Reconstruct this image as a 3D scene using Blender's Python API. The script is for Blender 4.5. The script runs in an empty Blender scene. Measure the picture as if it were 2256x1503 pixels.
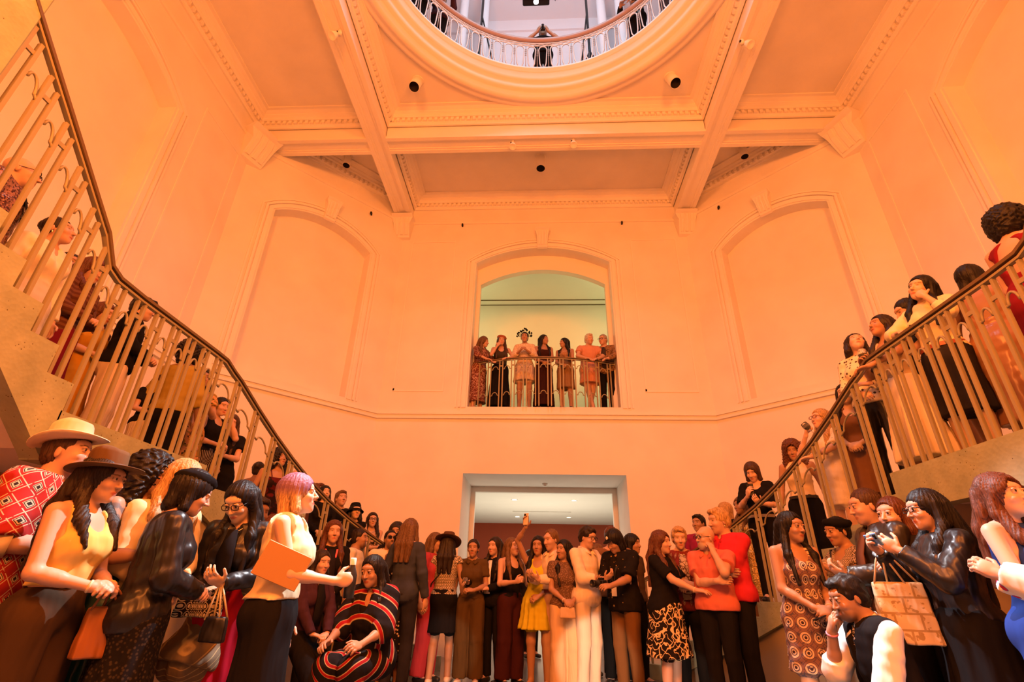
import bpy, math, random
import numpy as np
from mathutils import Vector, Matrix
random.seed(7)
sc = bpy.context.scene
COL = sc.collection
R_ = math.radians

# ---------------------------------------------------------------- camera, world, exposure
CAMF, YAW, PITCH, ROLL, CX, CH = 1103.632773, -0.057237, 0.461317, 0.023945, -0.118156, 1.05
_f = np.array([math.sin(YAW)*math.cos(PITCH), math.cos(YAW)*math.cos(PITCH), math.sin(PITCH)])
_r = np.array([math.cos(YAW), -math.sin(YAW), 0.0]); _u = np.cross(_r, _f)
_c, _s = math.cos(ROLL), math.sin(ROLL)
CR, CU, CF = _c*_r+_s*_u, -_s*_r+_c*_u, _f
cam_data = bpy.data.cameras.new('camera'); cam = bpy.data.objects.new('camera', cam_data); COL.objects.link(cam)
cam_data.sensor_width = 36.0; cam_data.lens = CAMF/2256*36.0; cam_data.clip_start = 0.05; cam_data.clip_end = 200
M = Matrix(((CR[0], CU[0], -CF[0], CX), (CR[1], CU[1], -CF[1], 0), (CR[2], CU[2], -CF[2], CH), (0, 0, 0, 1)))
cam.matrix_world = M
sc.camera = cam
sc.view_settings.view_transform = 'Standard'; sc.view_settings.look = 'None'
sc.view_settings.gamma = 1; sc.view_settings.use_curve_mapping = False
sc.view_settings.exposure = 0.0
cy = sc.cycles; cy.max_bounces = 7; cy.diffuse_bounces = 4; cy.glossy_bounces = 3; cy.transmission_bounces = 5; cy.transparent_max_bounces = 4; cy.caustics_reflective = False; cy.caustics_refractive = False
w = bpy.data.worlds.new('world'); sc.world = w; w.use_nodes = True
w.node_tree.nodes['Background'].inputs[0].default_value = (1.0, 0.42, 0.16, 1)
w.node_tree.nodes['Background'].inputs[1].default_value = 0.05

def lamp(kind, name, loc, energy, color, target=None, **kw):
    d = bpy.data.lights.new(name, kind); d.energy = energy; d.color = color
    for k, v in kw.items(): setattr(d, k, v)
    o = bpy.data.objects.new(name, d); COL.objects.link(o); o.location = loc
    if target is not None:
        o.rotation_euler = (Vector(target)-Vector(loc)).to_track_quat('-Z', 'Y').to_euler()
    return o
ORANGE = (1.0, 0.232, 0.034)
# wash lights of the hall (behind and beside the camera, above the stairs)
lamp('AREA', 'wash_light', (-2.2, -1.6, 6.4), 500, ORANGE, (0.5, 7, 4.2), size=1.2)
lamp('AREA', 'wash_light', (2.2, -1.6, 6.4), 500, ORANGE, (-0.5, 7, 4.2), size=1.2)
lamp('POINT', 'wash_light', (0, 1.2, 4.2), 470, ORANGE, shadow_soft_size=0.5)
# stage spot from the upper floor through the round opening
lamp('SPOT', 'stage_spot', (0.0, 5.2, 12.9), 9000, (1.0, 0.86, 0.78), (0.15, 3.4, 0), spot_size=R_(21), spot_blend=0.35, shadow_soft_size=0.06)
# a cool projector beam brushing the people on both sides
lamp('SPOT', 'projector_beam', (1.8, 5.2, 8.2), 5200, (0.92, 0.93, 1.0), (-2.1, 2.75, 1.15), spot_size=R_(15), spot_blend=0.6, shadow_soft_size=0.05)
lamp('SPOT', 'projector_beam', (-1.8, 5.2, 8.2), 5200, (0.96, 0.93, 1.0), (2.15, 2.95, 0.9), spot_size=R_(15), spot_blend=0.6, shadow_soft_size=0.05)
# low stage floods on the floor brushing the legs of the crowd
for tgt, e, sz in (((-1.3, 7.2, .35), 420, 10), ((.55, 6.9, .35), 620, 13), ((1.35, 6.0, .2), 300, 9), ((2.0, 4.5, .28), 260, 15)):
    lamp('SPOT', 'floor_flood', (0.3, 2.4, 0.22), e, (1.0, 0.72, 0.55), tgt, spot_size=R_(sz), spot_blend=0.35, shadow_soft_size=0.04)
# rooms beyond
for gx in (-2.6, 2.6): lamp('POINT', 'gallery_light', (gx, 11.3, 7.0), 44, (0.97, 0.93, 0.48), shadow_soft_size=0.4)
lamp('AREA', 'lobby_light', (0, 14.5, 3.15), 170, (1.0, 0.84, 0.62), (0, 14.5, 0), size=4.0)
lamp('AREA', 'lobby_light', (0, 14.5, 0.25), 120, (1.0, 0.84, 0.62), (0, 14.5, 3), size=3.5)
lamp('POINT', 'upper_light', (0.0, 3.85, 13.6), 400, (0.62, 0.84, 1.0), shadow_soft_size=1.0)

# ---------------------------------------------------------------- helpers
def ray(u, v):
    d = CF+(u-1128)/CAMF*CR-(v-751.5)/CAMF*CU
    return d
CAMP = np.array([CX, 0.0, CH])
def at_depth(u, v, D): return CAMP+ray(u, v)*D
def tag(o, label=None, cat=None, group=None, kind=None):
    if label: o['label'] = label
    if cat: o['category'] = cat
    if group: o['group'] = group
    if kind: o['kind'] = kind
    return o
def empty(name, loc=(0, 0, 0), rz=0.0, label=None, cat=None, group=None, parent=None):
    o = bpy.data.objects.new(name, None); COL.objects.link(o); o.location = loc; o.rotation_euler = (0, 0, rz)
    o.empty_display_size = 0.1
    if parent: o.parent = parent
    return tag(o, label, cat, group)
def newmesh(name, V, F, mat=None, parent=None, smooth=False, mats=None, midx=None):
    me = bpy.data.meshes.new(name)
    me.from_pydata([tuple(map(float, v)) for v in V], [], F)
    if mat: me.materials.append(mat)
    for m in mats or []: me.materials.append(m)
    if midx is not None: me.polygons.foreach_set('material_index', midx)
    if smooth: me.polygons.foreach_set('use_smooth', [True]*len(me.polygons))
    me.update()
    o = bpy.data.objects.new(name, me); COL.objects.link(o)
    if parent: o.parent = parent
    return o
class MB:
    def __init__(s): s.V = []; s.F = []; s.S = []
    def add(s, V, F, sm=False):
        b = len(s.V); s.V += [tuple(v) for v in V]; s.F += [tuple(i+b for i in f) for f in F]; s.S += [sm]*len(F)
    def box(s, x0, x1, y0, y1, z0, z1, T=None, bev=0):
        if bev:
            b = bev; V = []; F = []
            def pt(ix, iy, iz, ax):
                p = [(x0, x1)[ix], (y0, y1)[iy], (z0, z1)[iz]]; sg = [(1, -1)[ix], (1, -1)[iy], (1, -1)[iz]]
                for k in range(3):
                    if k != ax: p[k] += sg[k]*b
                return p
            idx = {}
            for ix in (0, 1):
                for iy in (0, 1):
                    for iz in (0, 1):
                        for ax in range(3): idx[(ix, iy, iz, ax)] = len(V); V.append(pt(ix, iy, iz, ax))
            q = idx
            for ax in range(3):
                for sd in (0, 1):
                    def g(a, c):
                        t = [0, 0, 0]; t[ax] = sd; o = [k for k in range(3) if k != ax]; t[o[0]] = a; t[o[1]] = c; return q[(*t, ax)]
                    F.append((g(0, 0), g(1, 0), g(1, 1), g(0, 1)))
            for ax in range(3):
                o = [k for k in range(3) if k != ax]
                for a in (0, 1):
                    for c in (0, 1):
                        def h(e, axx):
                            t = [0, 0, 0]; t[ax] = e; t[o[0]] = a; t[o[1]] = c; return q[(*t, axx)]
                        F.append((h(0, o[0]), h(1, o[0]), h(1, o[1]), h(0, o[1])))
            for ix in (0, 1):
                for iy in (0, 1):
                    for iz in (0, 1): F.append(tuple(q[(ix, iy, iz, a)] for a in range(3)))
        else:
            V = [(x, y, z) for x in (x0, x1) for y in (y0, y1) for z in (z0, z1)]
            F = [(0, 1, 3, 2), (4, 6, 7, 5), (0, 4, 5, 1), (2, 3, 7, 6), (0, 2, 6, 4), (1, 5, 7, 3)]
        if T is not None: V = [tuple(T@Vector(v)) for v in V]
        s.add(V, F)
    def tube(s, pts, r, n=8, closed=False, cap=True):
        pts = [np.array(p, float) for p in pts]; m = len(pts); rr = r if hasattr(r, '__len__') else [r]*m
        V = []; pn = None
        for i, p in enumerate(pts):
            a = pts[(i-1) % m] if (closed or i > 0) else p; b = pts[(i+1) % m] if (closed or i < m-1) else p
            t = b-a; t /= (np.linalg.norm(t)+1e-9)
            if pn is None:
                ref = np.array([0, 0, 1.]) if abs(t[2]) < .9 else np.array([1., 0, 0])
                nn = np.cross(t, ref)
            else: nn = pn-t*(pn@t)
            nn /= (np.linalg.norm(nn)+1e-9); pn = nn; bb = np.cross(t, nn)
            for j in range(n):
                q = 2*math.pi*j/n; V.append(p+rr[i]*(math.cos(q)*nn+math.sin(q)*bb))
        F = []
        for i in range(m if closed else m-1):
            for j in range(n):
                F.append((i*n+j, i*n+(j+1) % n, ((i+1) % m)*n+(j+1) % n, ((i+1) % m)*n+j))
        if cap and not closed: F += [tuple(range(n))[::-1], tuple((m-1)*n+j for j in range(n))]
        s.add(V, F, True)
    def bar(s, pts, w, t, up=(0, 0, 1), closed=False):
        """flat bar swept along pts: w = width along 'side', t = thickness along up-ish"""
        pts = [np.array(p, float) for p in pts]; m = len(pts); V = []
        up = np.array(up, float)
        for i, p in enumerate(pts):
            a = pts[(i-1) % m] if (closed or i > 0) else p; b = pts[(i+1) % m] if (closed or i < m-1) else p
            tt = b-a; tt /= (np.linalg.norm(tt)+1e-9); sd = np.cross(tt, up); sd /= (np.linalg.norm(sd)+1e-9); uu = np.cross(sd, tt)
            for (a1, b1) in ((-1, -1), (1, -1), (1, 1), (-1, 1)): V.append(p+sd*a1*w/2+uu*b1*t/2)
        F = []
        for i in range(m if closed else m-1):
            for j in range(4): F.append((i*4+j, i*4+(j+1) % 4, ((i+1) % m)*4+(j+1) % 4, ((i+1) % m)*4+j))
        if not closed: F += [(3, 2, 1, 0), tuple((m-1)*4+j for j in range(4))]
        s.add(V, F)
    def lathe(s, prof, n=24, T=None, a0=0, a1=2*math.pi, sm=True):
        full = abs(a1-a0-2*math.pi) < 1e-6; k = n if full else n+1; V = []
        for i in range(k):
            a = a0+(a1-a0)*i/n
            for (r, z) in prof:
                p = Vector((r*math.cos(a), r*math.sin(a), z)); V.append(tuple(T@p) if T is not None else tuple(p))
        m = len(prof); F = []
        for i in range(n):
            for j in range(m-1):
                a, b = i*m+j, ((i+1) % k)*m+j; F.append((a, b, b+1, a+1))
        s.add(V, F, sm)
    def prism(s, poly, z0, z1):
        n = len(poly); V = [(x, y, z0) for x, y in poly]+[(x, y, z1) for x, y in poly]
        s.add(V, [tuple(range(n))[::-1], tuple(range(n, 2*n))]+[(i, (i+1) % n, n+(i+1) % n, n+i) for i in range(n)])
    def build(s, name, mat, parent=None):
        o = newmesh(name, s.V, s.F, mat, parent)
        o.data.polygons.foreach_set('use_smooth', s.S)
        return o
def struct(o): o['kind'] = 'structure'; return o

# ---------------------------------------------------------------- materials
MC = {}
def nodes(name):
    m = bpy.data.materials.new(name); m.use_nodes = True; nt = m.node_tree
    return m, nt, nt.nodes['Principled BSDF']
def setc(b, col, rough=.7, metal=0, spec=.3):
    b.inputs['Base Color'].default_value = (*col, 1); b.inputs['Roughness'].default_value = rough
    b.inputs['Metallic'].default_value = metal; b.inputs['Specular IOR Level'].default_value = spec
def texco(nt, scale=(1, 1, 1), rot=(0, 0, 0)):
    tc = nt.nodes.new('ShaderNodeTexCoord'); mp = nt.nodes.new('ShaderNodeMapping'); nt.links.new(tc.outputs['Object'], mp.inputs[0])
    mp.inputs['Scale'].default_value = scale; mp.inputs['Rotation'].default_value = rot; return mp.outputs[0]
def noise(nt, vec, scale, detail=3, rough=.5):
    n = nt.nodes.new('ShaderNodeTexNoise'); n.inputs['Scale'].default_value = scale; n.inputs['Detail'].default_value = detail
    n.inputs['Roughness'].default_value = rough; nt.links.new(vec, n.inputs['Vector']); return n.outputs[0]
def ramp(nt, fac, stops, interp='LINEAR'):
    r = nt.nodes.new('ShaderNodeValToRGB'); r.color_ramp.interpolation = interp; e = r.color_ramp.elements
    while len(e) < len(stops): e.new(.5)
    for i, (p, c) in enumerate(stops):
        e[i].position = p; e[i].color = (*c, 1) if len(c) == 3 else c
    nt.links.new(fac, r.inputs[0]); return r.outputs[0]
def bump(nt, b, h, strength=.3, dist=.01):
    n = nt.nodes.new('ShaderNodeBump'); n.inputs['Strength'].default_value = strength; n.inputs['Distance'].default_value = dist
    nt.links.new(h, n.inputs['Height']); nt.links.new(n.outputs[0], b.inputs['Normal'])
def plaster(name, col, var=.05, rough=.75):
    m, nt, b = nodes(name); setc(b, col, rough, 0, .2); v = texco(nt)
    n = noise(nt, v, 1.3, 4); c1 = tuple(c*(1-var) for c in col); c2 = tuple(min(1, c*(1+var)) for c in col)
    nt.links.new(ramp(nt, n, [(.3, c1), (.7, c2)]), b.inputs['Base Color'])
    bump(nt, b, noise(nt, v, 60, 3), .08, .003); return m
def plain(name, col, rough=.6, metal=0, spec=.4):
    key = ('plain', name, tuple(col), rough, metal)
    if key in MC: return MC[key]
    m, nt, b = nodes(name); setc(b, col, rough, metal, spec); MC[key] = m
    v = texco(nt); bump(nt, b, noise(nt, v, 40, 2), .06, .003)
    return m
def emis(name, col, st):
    m, nt, b = nodes(name); setc(b, col, .5); b.inputs['Emission Color'].default_value = (*col, 1); b.inputs['Emission Strength'].default_value = st; return m
M_WALL = plaster('painted_plaster', (.83, .80, .76))
M_TRIM = plaster('painted_moulding', (.86, .83, .79), .03)
M_CEIL = plaster('ceiling_plaster', (.80, .77, .73))
M_GAL = plaster('gallery_paint', (.82, .82, .72), .02)
M_LOB = plaster('lobby_paint', (.88, .87, .82), .02)
M_TERRA = plaster('terracotta_paint', (.34, .06, .025), .05)
M_UP = plaster('white_paint', (.85, .86, .9), .02)
def concrete():
    m, nt, b = nodes('aggregate_concrete'); setc(b, (.6, .5, .3), .8, 0, .2); v = texco(nt)
    n1 = noise(nt, v, 6, 4); vo = nt.nodes.new('ShaderNodeTexVoronoi'); vo.inputs['Scale'].default_value = 38; nt.links.new(v, vo.inputs['Vector'])
    c = ramp(nt, n1, [(.3, (.33, .37, .24)), (.7, (.46, .50, .33))])
    d = ramp(nt, vo.outputs['Distance'], [(.10, (.28, .2, .13)), (.16, (1, 1, 1))])
    g = noise(nt, v, 9, 2); gm = ramp(nt, g, [(.5, (1, 1, 1)), (.56, (0, 0, 0))])
    ad = nt.nodes.new('ShaderNodeMix'); ad.data_type = 'RGBA'; nt.links.new(gm, ad.inputs['Factor']); nt.links.new(d, ad.inputs['A']); ad.inputs['B'].default_value = (1, 1, 1, 1)
    mx = nt.nodes.new('ShaderNodeMix'); mx.data_type = 'RGBA'; mx.blend_type = 'MULTIPLY'; mx.inputs['Factor'].default_value = 1
    nt.links.new(c, mx.inputs['A']); nt.links.new(ad.outputs['Result'], mx.inputs['B']); nt.links.new(mx.outputs['Result'], b.inputs['Base Color'])
    bump(nt, b, vo.outputs['Distance'], .35, .004); return m
M_CONC = concrete()
M_RAILP = plain('cream_metal_paint', (.37, .33, .205), .5, .1)
M_HAND = plain('bronze_handrail', (.22, .15, .08), .35, .6)
M_BLACK = plain('black_metal', (.012, .012, .014), .4, .3)
def floor_mat():
    m, nt, b = nodes('polished_stone'); setc(b, (.16, .14, .12), .22, 0, .5); v = texco(nt)
    br = nt.nodes.new('ShaderNodeTexBrick'); br.offset = 0; br.inputs['Scale'].default_value = 1.0
    br.inputs['Brick Width'].default_value = .6; br.inputs['Row Height'].default_value = .6; br.inputs['Mortar Size'].default_value = .006
    br.inputs['Color1'].default_value = (.19, .165, .14, 1); br.inputs['Color2'].default_value = (.145, .125, .105, 1); br.inputs['Mortar'].default_value = (.05, .045, .04, 1)
    nt.links.new(v, br.inputs['Vector']); nt.links.new(br.outputs[0], b.inputs['Base Color'])
    return m
M_FLOOR = floor_mat()
# ---------------------------------------------------------------- the hall
YC, RIN, HA = 3.85, 6.10, 3.489          # octagon centre, inradius, half facet
ZC, ZB, ZFR = 10.117, 9.436, 4.243
SD = RIN
P8 = [(-HA, YC+RIN), (HA, YC+RIN), (SD, YC+HA), (SD, YC-HA), (HA, YC-RIN), (-HA, YC-RIN), (-SD, YC-HA), (-SD, YC+HA)]
ZSP, ZAT, ZSILL = 8.115, 8.547, 4.47
def facet(name, p, q, ops, z0=0.0, z1=ZC+.02, mat=M_WALL):
    """wall from p to q (room on the right hand of p->q); ops: (s0,s1,zb,zspring,zcrown,depth,solid)"""
    p, q = np.array(p, float), np.array(q, float); L = np.linalg.norm(q-p); t = (q-p)/L; n = np.array([-t[1], t[0]])
    mb = MB()
    def P(s, z, d=0): a = p+t*s+n*d; return (a[0], a[1], z)
    def quad(a, b, c, e): mb.add([a, b, c, e], [(0, 1, 2, 3)])
    ops = sorted(ops, key=lambda o: (o[0], o[2]))
    cols = {}
    for o in ops: cols.setdefault((o[0], o[1]), []).append(o)
    s = 0
    for (s0, s1), oo in sorted(cols.items()):
        quad(P(s, z0), P(s0, z0), P(s0, z1), P(s, z1)); s = s1
        z = z0
        for (a, b, zb, zs, zt, dep, solid) in oo:
            if zb > z+1e-4: quad(P(a, z), P(b, z), P(b, zb), P(a, zb))
            N = 20 if zt > zs+1e-4 else 1
            w = (b-a)/2; rise = zt-zs; arc = []
            if rise > 1e-4:
                Rr = (w*w+rise*rise)/(2*rise)
                for i in range(N+1):
                    x = -w+2*w*i/N; arc.append((a+w+x, zt-Rr+math.sqrt(max(0, Rr*Rr-x*x))))
            else: arc = [(a, zt), (b, zt)]
            nxt = [o2 for o2 in oo if o2[2] > zt]; ztop = nxt[0][2] if nxt else z1
            for i in range(N):
                quad(P(*arc[i]), P(*arc[i+1]), P(arc[i+1][0], ztop), P(arc[i][0], ztop))
                quad(P(*arc[i]), P(arc[i][0], arc[i][1], dep), P(arc[i+1][0], arc[i+1][1], dep), P(*arc[i+1]))
            quad(P(a, zb), P(a, zb, dep), P(a, zs, dep), P(a, zs)); quad(P(b, zb, dep), P(b, zb), P(b, zs), P(b, zs, dep))
            if zb > z0+1e-3: quad(P(a, zb), P(b, zb), P(b, zb, dep), P(a, zb, dep))
            if solid:
                mb.add([P(a, zb, dep), P(b, zb, dep)]+[P(x, zz, dep) for x, zz in arc[::-1]], [tuple(range(N+3))])
            z = ztop if nxt else z1
    quad(P(s, z0), P(L, z0), P(L, z1), P(s, z1))
    struct(mb.build(name, mat))
    return P, L
def arcpts(a, b, zs, zt, N=20):
    w = (b-a)/2; rise = zt-zs; Rr = (w*w+rise*rise)/(2*rise)
    return [(a+w-w+2*w*i/N, zt-Rr+math.sqrt(max(0, Rr*Rr-(-w+2*w*i/N)**2))) for i in range(N+1)]
def band(P, line, w, t, mb):
    """raised moulding band following (s,z) line, w wide in the wall plane, t proud"""
    m = len(line); L = [np.array(x, float) for x in line]
    for i in range(m-1):
        a, b = L[i], L[i+1]; d = (b-a)/(np.linalg.norm(b-a)+1e-9); nn = np.array([-d[1], d[0]])*w/2
        def miter(j):
            if j == 0 or j == m-1: return nn
            d0 = (L[j]-L[j-1]); d0 /= np.linalg.norm(d0); d1 = (L[j+1]-L[j]); d1 /= np.linalg.norm(d1)
            n0 = np.array([-d0[1], d0[0]]); n1 = np.array([-d1[1], d1[0]]); k = n0+n1; k /= np.linalg.norm(k); return k*(w/2)/max(.3, k@n0)
        na, nb = miter(i), miter(i+1)
        q = [a+na, b+nb, b-nb, a-na]
        V = [P(x[0], x[1], 0.004) for x in q]+[P(x[0]*.9+c[0]*.1, x[1]*.9+c[1]*.1, -t) for x, c in zip(q, (a, b, b, a))]
        mb.add(V, [(4, 5, 6, 7), (0, 1, 5, 4), (1, 2, 6, 5), (2, 3, 7, 6), (3, 0, 4, 7)])
cen = HA
ntrim = [0]
def trim(mb, mat=M_TRIM):
    ntrim[0] += 1; struct(mb.build('trim_%d' % ntrim[0], mat))
names = ['front', 'front_right', 'right', 'back_right', 'back', 'back_left', 'left', 'front_left']
def scroll_block(P, s, z, w, h, proj_, mb):
    """console / keystone: a tapered scrolled block on the wall"""
    prof = [(0, h), (proj_, h), (proj_*1.05, h*.93), (proj_*.82, h*.86), (proj_*.86, h*.8), (proj_*.80, h*.55), (proj_*.55, h*.3), (proj_*.36, h*.12), (proj_*.28, 0.04*h), (0, 0)]
    for (k0, k1, f) in ((-.5, .5, 1.0),):
        V = []
        for sd in (k0, k1):
            for j, (d, zz) in enumerate(prof):
                ww = w*(1.0 if zz > h*.84 else .82*(0.85+.15*zz/h)); V.append(P(s+sd*ww, z+zz, -d+.002))
        m = len(prof); F = [tuple(range(m)), tuple(range(m, 2*m))[::-1]]+[(j, j+m, (j+1) % m+m, (j+1) % m) for j in range(m)]
        mb.add(V, F)
    # leaf ribs on the face
    for k in (-.28, 0, .28):
        V = []
        for j, (d, zz) in enumerate(prof[4:8]):
            for e in (-.07, .07): V.append(P(s+(k+e)*w*.8, z+zz, -d-.018))
        mb.add(V, [(2*j, 2*j+1, 2*j+3, 2*j+2) for j in range(3)])
        V2 = [P(s+(k+e)*w*.8, z+zz, -d) for (d, zz) in prof[4:8] for e in (-.1, .1)]
        b = V+V2; mb.add(b, [(2*j, 2*j+2, 8+2*j+2, 8+2*j) for j in range(3)]+[(2*j+1, 8+2*j+1, 8+2*j+3, 2*j+3) for j in range(3)])
WP = {}
for i in range(8):
    p, q = P8[i], P8[(i+1) % 8]; Lf = math.dist(p, q); c = Lf/2; nm = names[i]
    hw = 1.595 if i % 2 == 0 else 1.09
    if nm == 'front': ops = [(c-hw, c+hw, 0, 3.09, 3.09, 1.40, False), (c-hw, c+hw, ZSILL, ZSP, ZAT, .5, False)]
    elif nm == 'front_left' or nm == 'front_right': ops = [(c-hw, c+hw, ZSILL, ZSP-.08, ZAT-.15, .30, True)]
    else: ops = [(c-hw, c+hw, ZSILL, ZSP, ZAT, .30, True)]
    zs, zt = ops[-1][3], ops[-1][4]
    P, L = facet('wall_'+nm, p, q, ops); WP[nm] = (P, L)
    mb = MB()
    # architrave around the arched opening: two stepped bands
    for off, w, t in ((.08, .09, .022), (.17, .05, .038), (.25, .04, .02)):
        arc = arcpts(c-hw-off, c+hw+off, zs+off*.2, zt+off)
        band(P, [(c-hw-off, ZSILL-.02)]+arc+[(c+hw+off, ZSILL-.02)], w, t, mb)
    scroll_block(P, c, zt-.03, .34, .52, .20, mb)
    # thin panels either side
    if i % 2 == 0:
        for (a, b) in ((.28, c-hw-.55), (c+hw+.55, L-.28)):
            band(P, [(a, ZSILL+.35), (a, 8.75), (b, 8.75), (b, ZSILL+.35), (a, ZSILL+.35), (a, ZSILL+.4)], .035, .012, mb)
    # string course and cap
    band(P, [(-.02, ZFR), (L+.02, ZFR)], .09, .045, mb); band(P, [(-.03, ZFR+.055), (L+.03, ZFR+.055)], .03, .07, mb)
    trim(mb)
    # plain frieze band under the ceiling cornice
    mb = MB()
    band(P, [(0, 9.33), (L, 9.33)], .07, .03, mb)
    trim(mb)
# ceiling with the round opening
OR = 3.06
mb = MB()
hb = HA
N = 96; ring = [(OR*math.cos(2*math.pi*i/N), YC+OR*math.sin(2*math.pi*i/N)) for i in range(N)]
sq = []
for i in range(N):
    a = 2*math.pi*i/N; k = hb/max(abs(math.cos(a)), abs(math.sin(a))); sq.append((k*math.cos(a), YC+k*math.sin(a)))
mb.add([(x, y, ZC) for x, y in ring]+[(x, y, ZC) for x, y in sq], [(i, N+i, N+(i+1) % N, (i+1) % N) for i in range(N)])
for poly in ([(-hb, YC+hb), (hb, YC+hb), P8[1], P8[0]], [(hb, YC-hb), P8[3], P8[2], (hb, YC+hb)], [(-hb, YC-hb), P8[5], P8[4], (hb, YC-hb)], [(-hb, YC+hb), P8[7], P8[6], (-hb, YC-hb)],
             [(hb, YC+hb), P8[2], P8[1]], [(hb, YC-hb), P8[4], P8[3]], [(-hb, YC-hb), P8[6], P8[5]], [(-hb, YC+hb), P8[0], P8[7]]):
    mb.add([(x, y, ZC) for x, y in poly], [tuple(range(len(poly)))])
struct(mb.build('ceiling', M_CEIL))
# beams
BW = .21; BX = 3.49; BYs = (7.548, 2*YC-7.548)
def beam(a, b, axis):
    mb = MB(); e = .002
    def bx(lo, hi, c0, c1, z0, z1):
        if axis == 'x': mb.box(lo, hi, c0, c1, z0, z1)
        else: mb.box(c0, c1, lo, hi, z0, z1)
    lo, hi, c = a, b[0], b[1]
    bx(lo, hi, c-BW+.02, c+BW-.02, ZB+.03, ZC-.001)
    for s in (-1, 1):
        u = sorted((c+s*(BW-.085), c+s*BW)); bx(lo, hi, u[0], u[1], ZB-.005, ZB+.06)
        u = sorted((c+s*(BW-.13), c+s*(BW-.085))); bx(lo, hi, u[0], u[1], ZB+.012, ZB+.05)
    trim(mb)
for s in (-1, 1):
    beam(YC-RIN, (YC+RIN, s*BX), 'y')
for by in BYs:
    for (lo, hi) in ((-SD, -BX-BW+.0), (-BX+BW, BX-BW), (BX+BW, SD)): beam(lo, (hi, by), 'x')
# cornices with dentils inside each coffer
def cornice(poly, closed=True, dent=True):
    mb = MB(); n = len(poly); P_ = [np.array(p, float) for p in poly]
    cx_ = sum(P_)/n
    def inset(d):
        out = []
        for i in range(n):
            a, b, c = P_[i-1], P_[i], P_[(i+1) % n]
            t0 = (b-a)/np.linalg.norm(b-a); t1 = (c-b)/np.linalg.norm(c-b); n0 = np.array([-t0[1], t0[0]]); n1 = np.array([-t1[1], t1[0]])
            if n0@(cx_-b) < 0: n0 = -n0
            if n1@(cx_-b) < 0: n1 = -n1
            k = n0+n1; k /= np.linalg.norm(k); out.append(b+k*d/max(.25, k@n0))
        return out
    prof = [(0, ZC-.36), (.035, ZC-.36), (.035, ZC-.31), (.06, ZC-.29), (.06, ZC-.2), (.11, ZC-.2), (.13, ZC-.17), (.13, ZC-.13), (.17, ZC-.10), (.17, ZC-.07), (.24, ZC-.035), (.30, ZC-.035), (.30, ZC-.001)]
    rings = [[(q[0], q[1], z) for q in inset(d)] for d, z in prof]
    V = [v for r in rings for v in r]; F = []
    for j in range(len(prof)-1):
        for i in range(n): F.append((j*n+i, j*n+(i+1) % n, (j+1)*n+(i+1) % n, (j+1)*n+i))
    mb.add(V, F)
    if dent:
        q = inset(.06)
        for i in range(n):
            a, b = q[i], q[(i+1) % n]; L = np.linalg.norm(b-a); t = (b-a)/L; nn = np.array([-t[1], t[0]])
            if nn@(cx_-a) < 0: nn = -nn
            k = int(L/.115)
            for j in range(k):
                c = a+t*((j+.5)*L/k)
                pts = [c-t*.032, c+t*.032, c+t*.032+nn*.045, c-t*.032+nn*.045]
                mb.add([(x[0], x[1], z) for z in (ZC-.285, ZC-.205) for x in pts], [(0, 1, 2, 3), (4, 5, 6, 7), (0, 1, 5, 4), (1, 2, 6, 5), (2, 3, 7, 6), (3, 0, 4, 7)])
    trim(mb)
b0, b1 = BYs[0]-BW, BYs[0]+BW
xi, xo = BX-BW, BX+BW
yb = 2*YC
cornice([(-xi, b1), (xi, b1), (xi, YC+RIN), (-xi, YC+RIN)])
cornice([(-xi, yb-b1), (xi, yb-b1), (xi, YC-RIN), (-xi, YC-RIN)])
cornice([(-xi, yb-b0), (xi, yb-b0), (xi, b0), (-xi, b0)])
for s in (-1, 1):
    cornice([(s*xo, yb-b0), (s*SD, yb-b0), (s*SD, b0), (s*xo, b0)])
    dx = SD-.001; 
    cornice([(s*xo, b1), (s*(HA+YC+RIN-b1), b1), (s*xo, YC+RIN-(xo-HA))])
    cornice([(s*xo, yb-b1), (s*(HA+YC+RIN-b1), yb-b1), (s*xo, yb-(YC+RIN-(xo-HA)))])
# consoles under the beam ends
Pf = lambda s, z, d=0: (-HA+s, YC+RIN+d, z)
Pk = lambda s, z, d=0: (-HA+s, YC-RIN-d, z)
for Q in (Pf, Pk):
    for s in (0, 2*HA):
        mb = MB(); scroll_block(Q, s, ZB-.62, .52, .60, .34, mb); trim(mb)
for sx in (-1, 1):
    for (cy, sg) in ((BYs[0], 1), (BYs[1], -1)):
        nrm = np.array([-sx*1.0, -sg*0.42]); nrm /= np.linalg.norm(nrm); tt = np.array([-nrm[1], nrm[0]])
        c0 = np.array([sx*SD, cy-sg*.2])
        Q = lambda s, z, d=0, c0=c0, tt=tt, nrm=nrm: (c0[0]+tt[0]*s-nrm[0]*d, c0[1]+tt[1]*s-nrm[1]*d, z)
        mb = MB(); scroll_block(Q, 0, ZB-.66, .66, .72, .46, mb); trim(mb)
# oculus ring
mb = MB()
prof = [(3.34, ZC-.005), (3.34, ZC-.05), (3.28, ZC-.07), (3.22, ZC-.05), (3.18, ZC-.09), (3.12, ZC-.10), (3.07, ZC-.06), (3.05, ZC), (3.03, ZC+.02), (2.98, ZC+.03), (2.95, ZC+.09), (2.95, ZC+.16), (2.90, ZC+.18), (2.86, ZC+.22), (2.86, ZC+.40), (2.80, ZC+.42), (2.80, ZC+.47), (3.2, ZC+.47)]
mb.lathe(prof, 96, Matrix.Translation((0, YC, 0))); trim(mb)

# floor
mb = MB(); mb.box(-8, 8, -4, 20, -.2, 0); struct(mb.build('floor', M_FLOOR))
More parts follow.
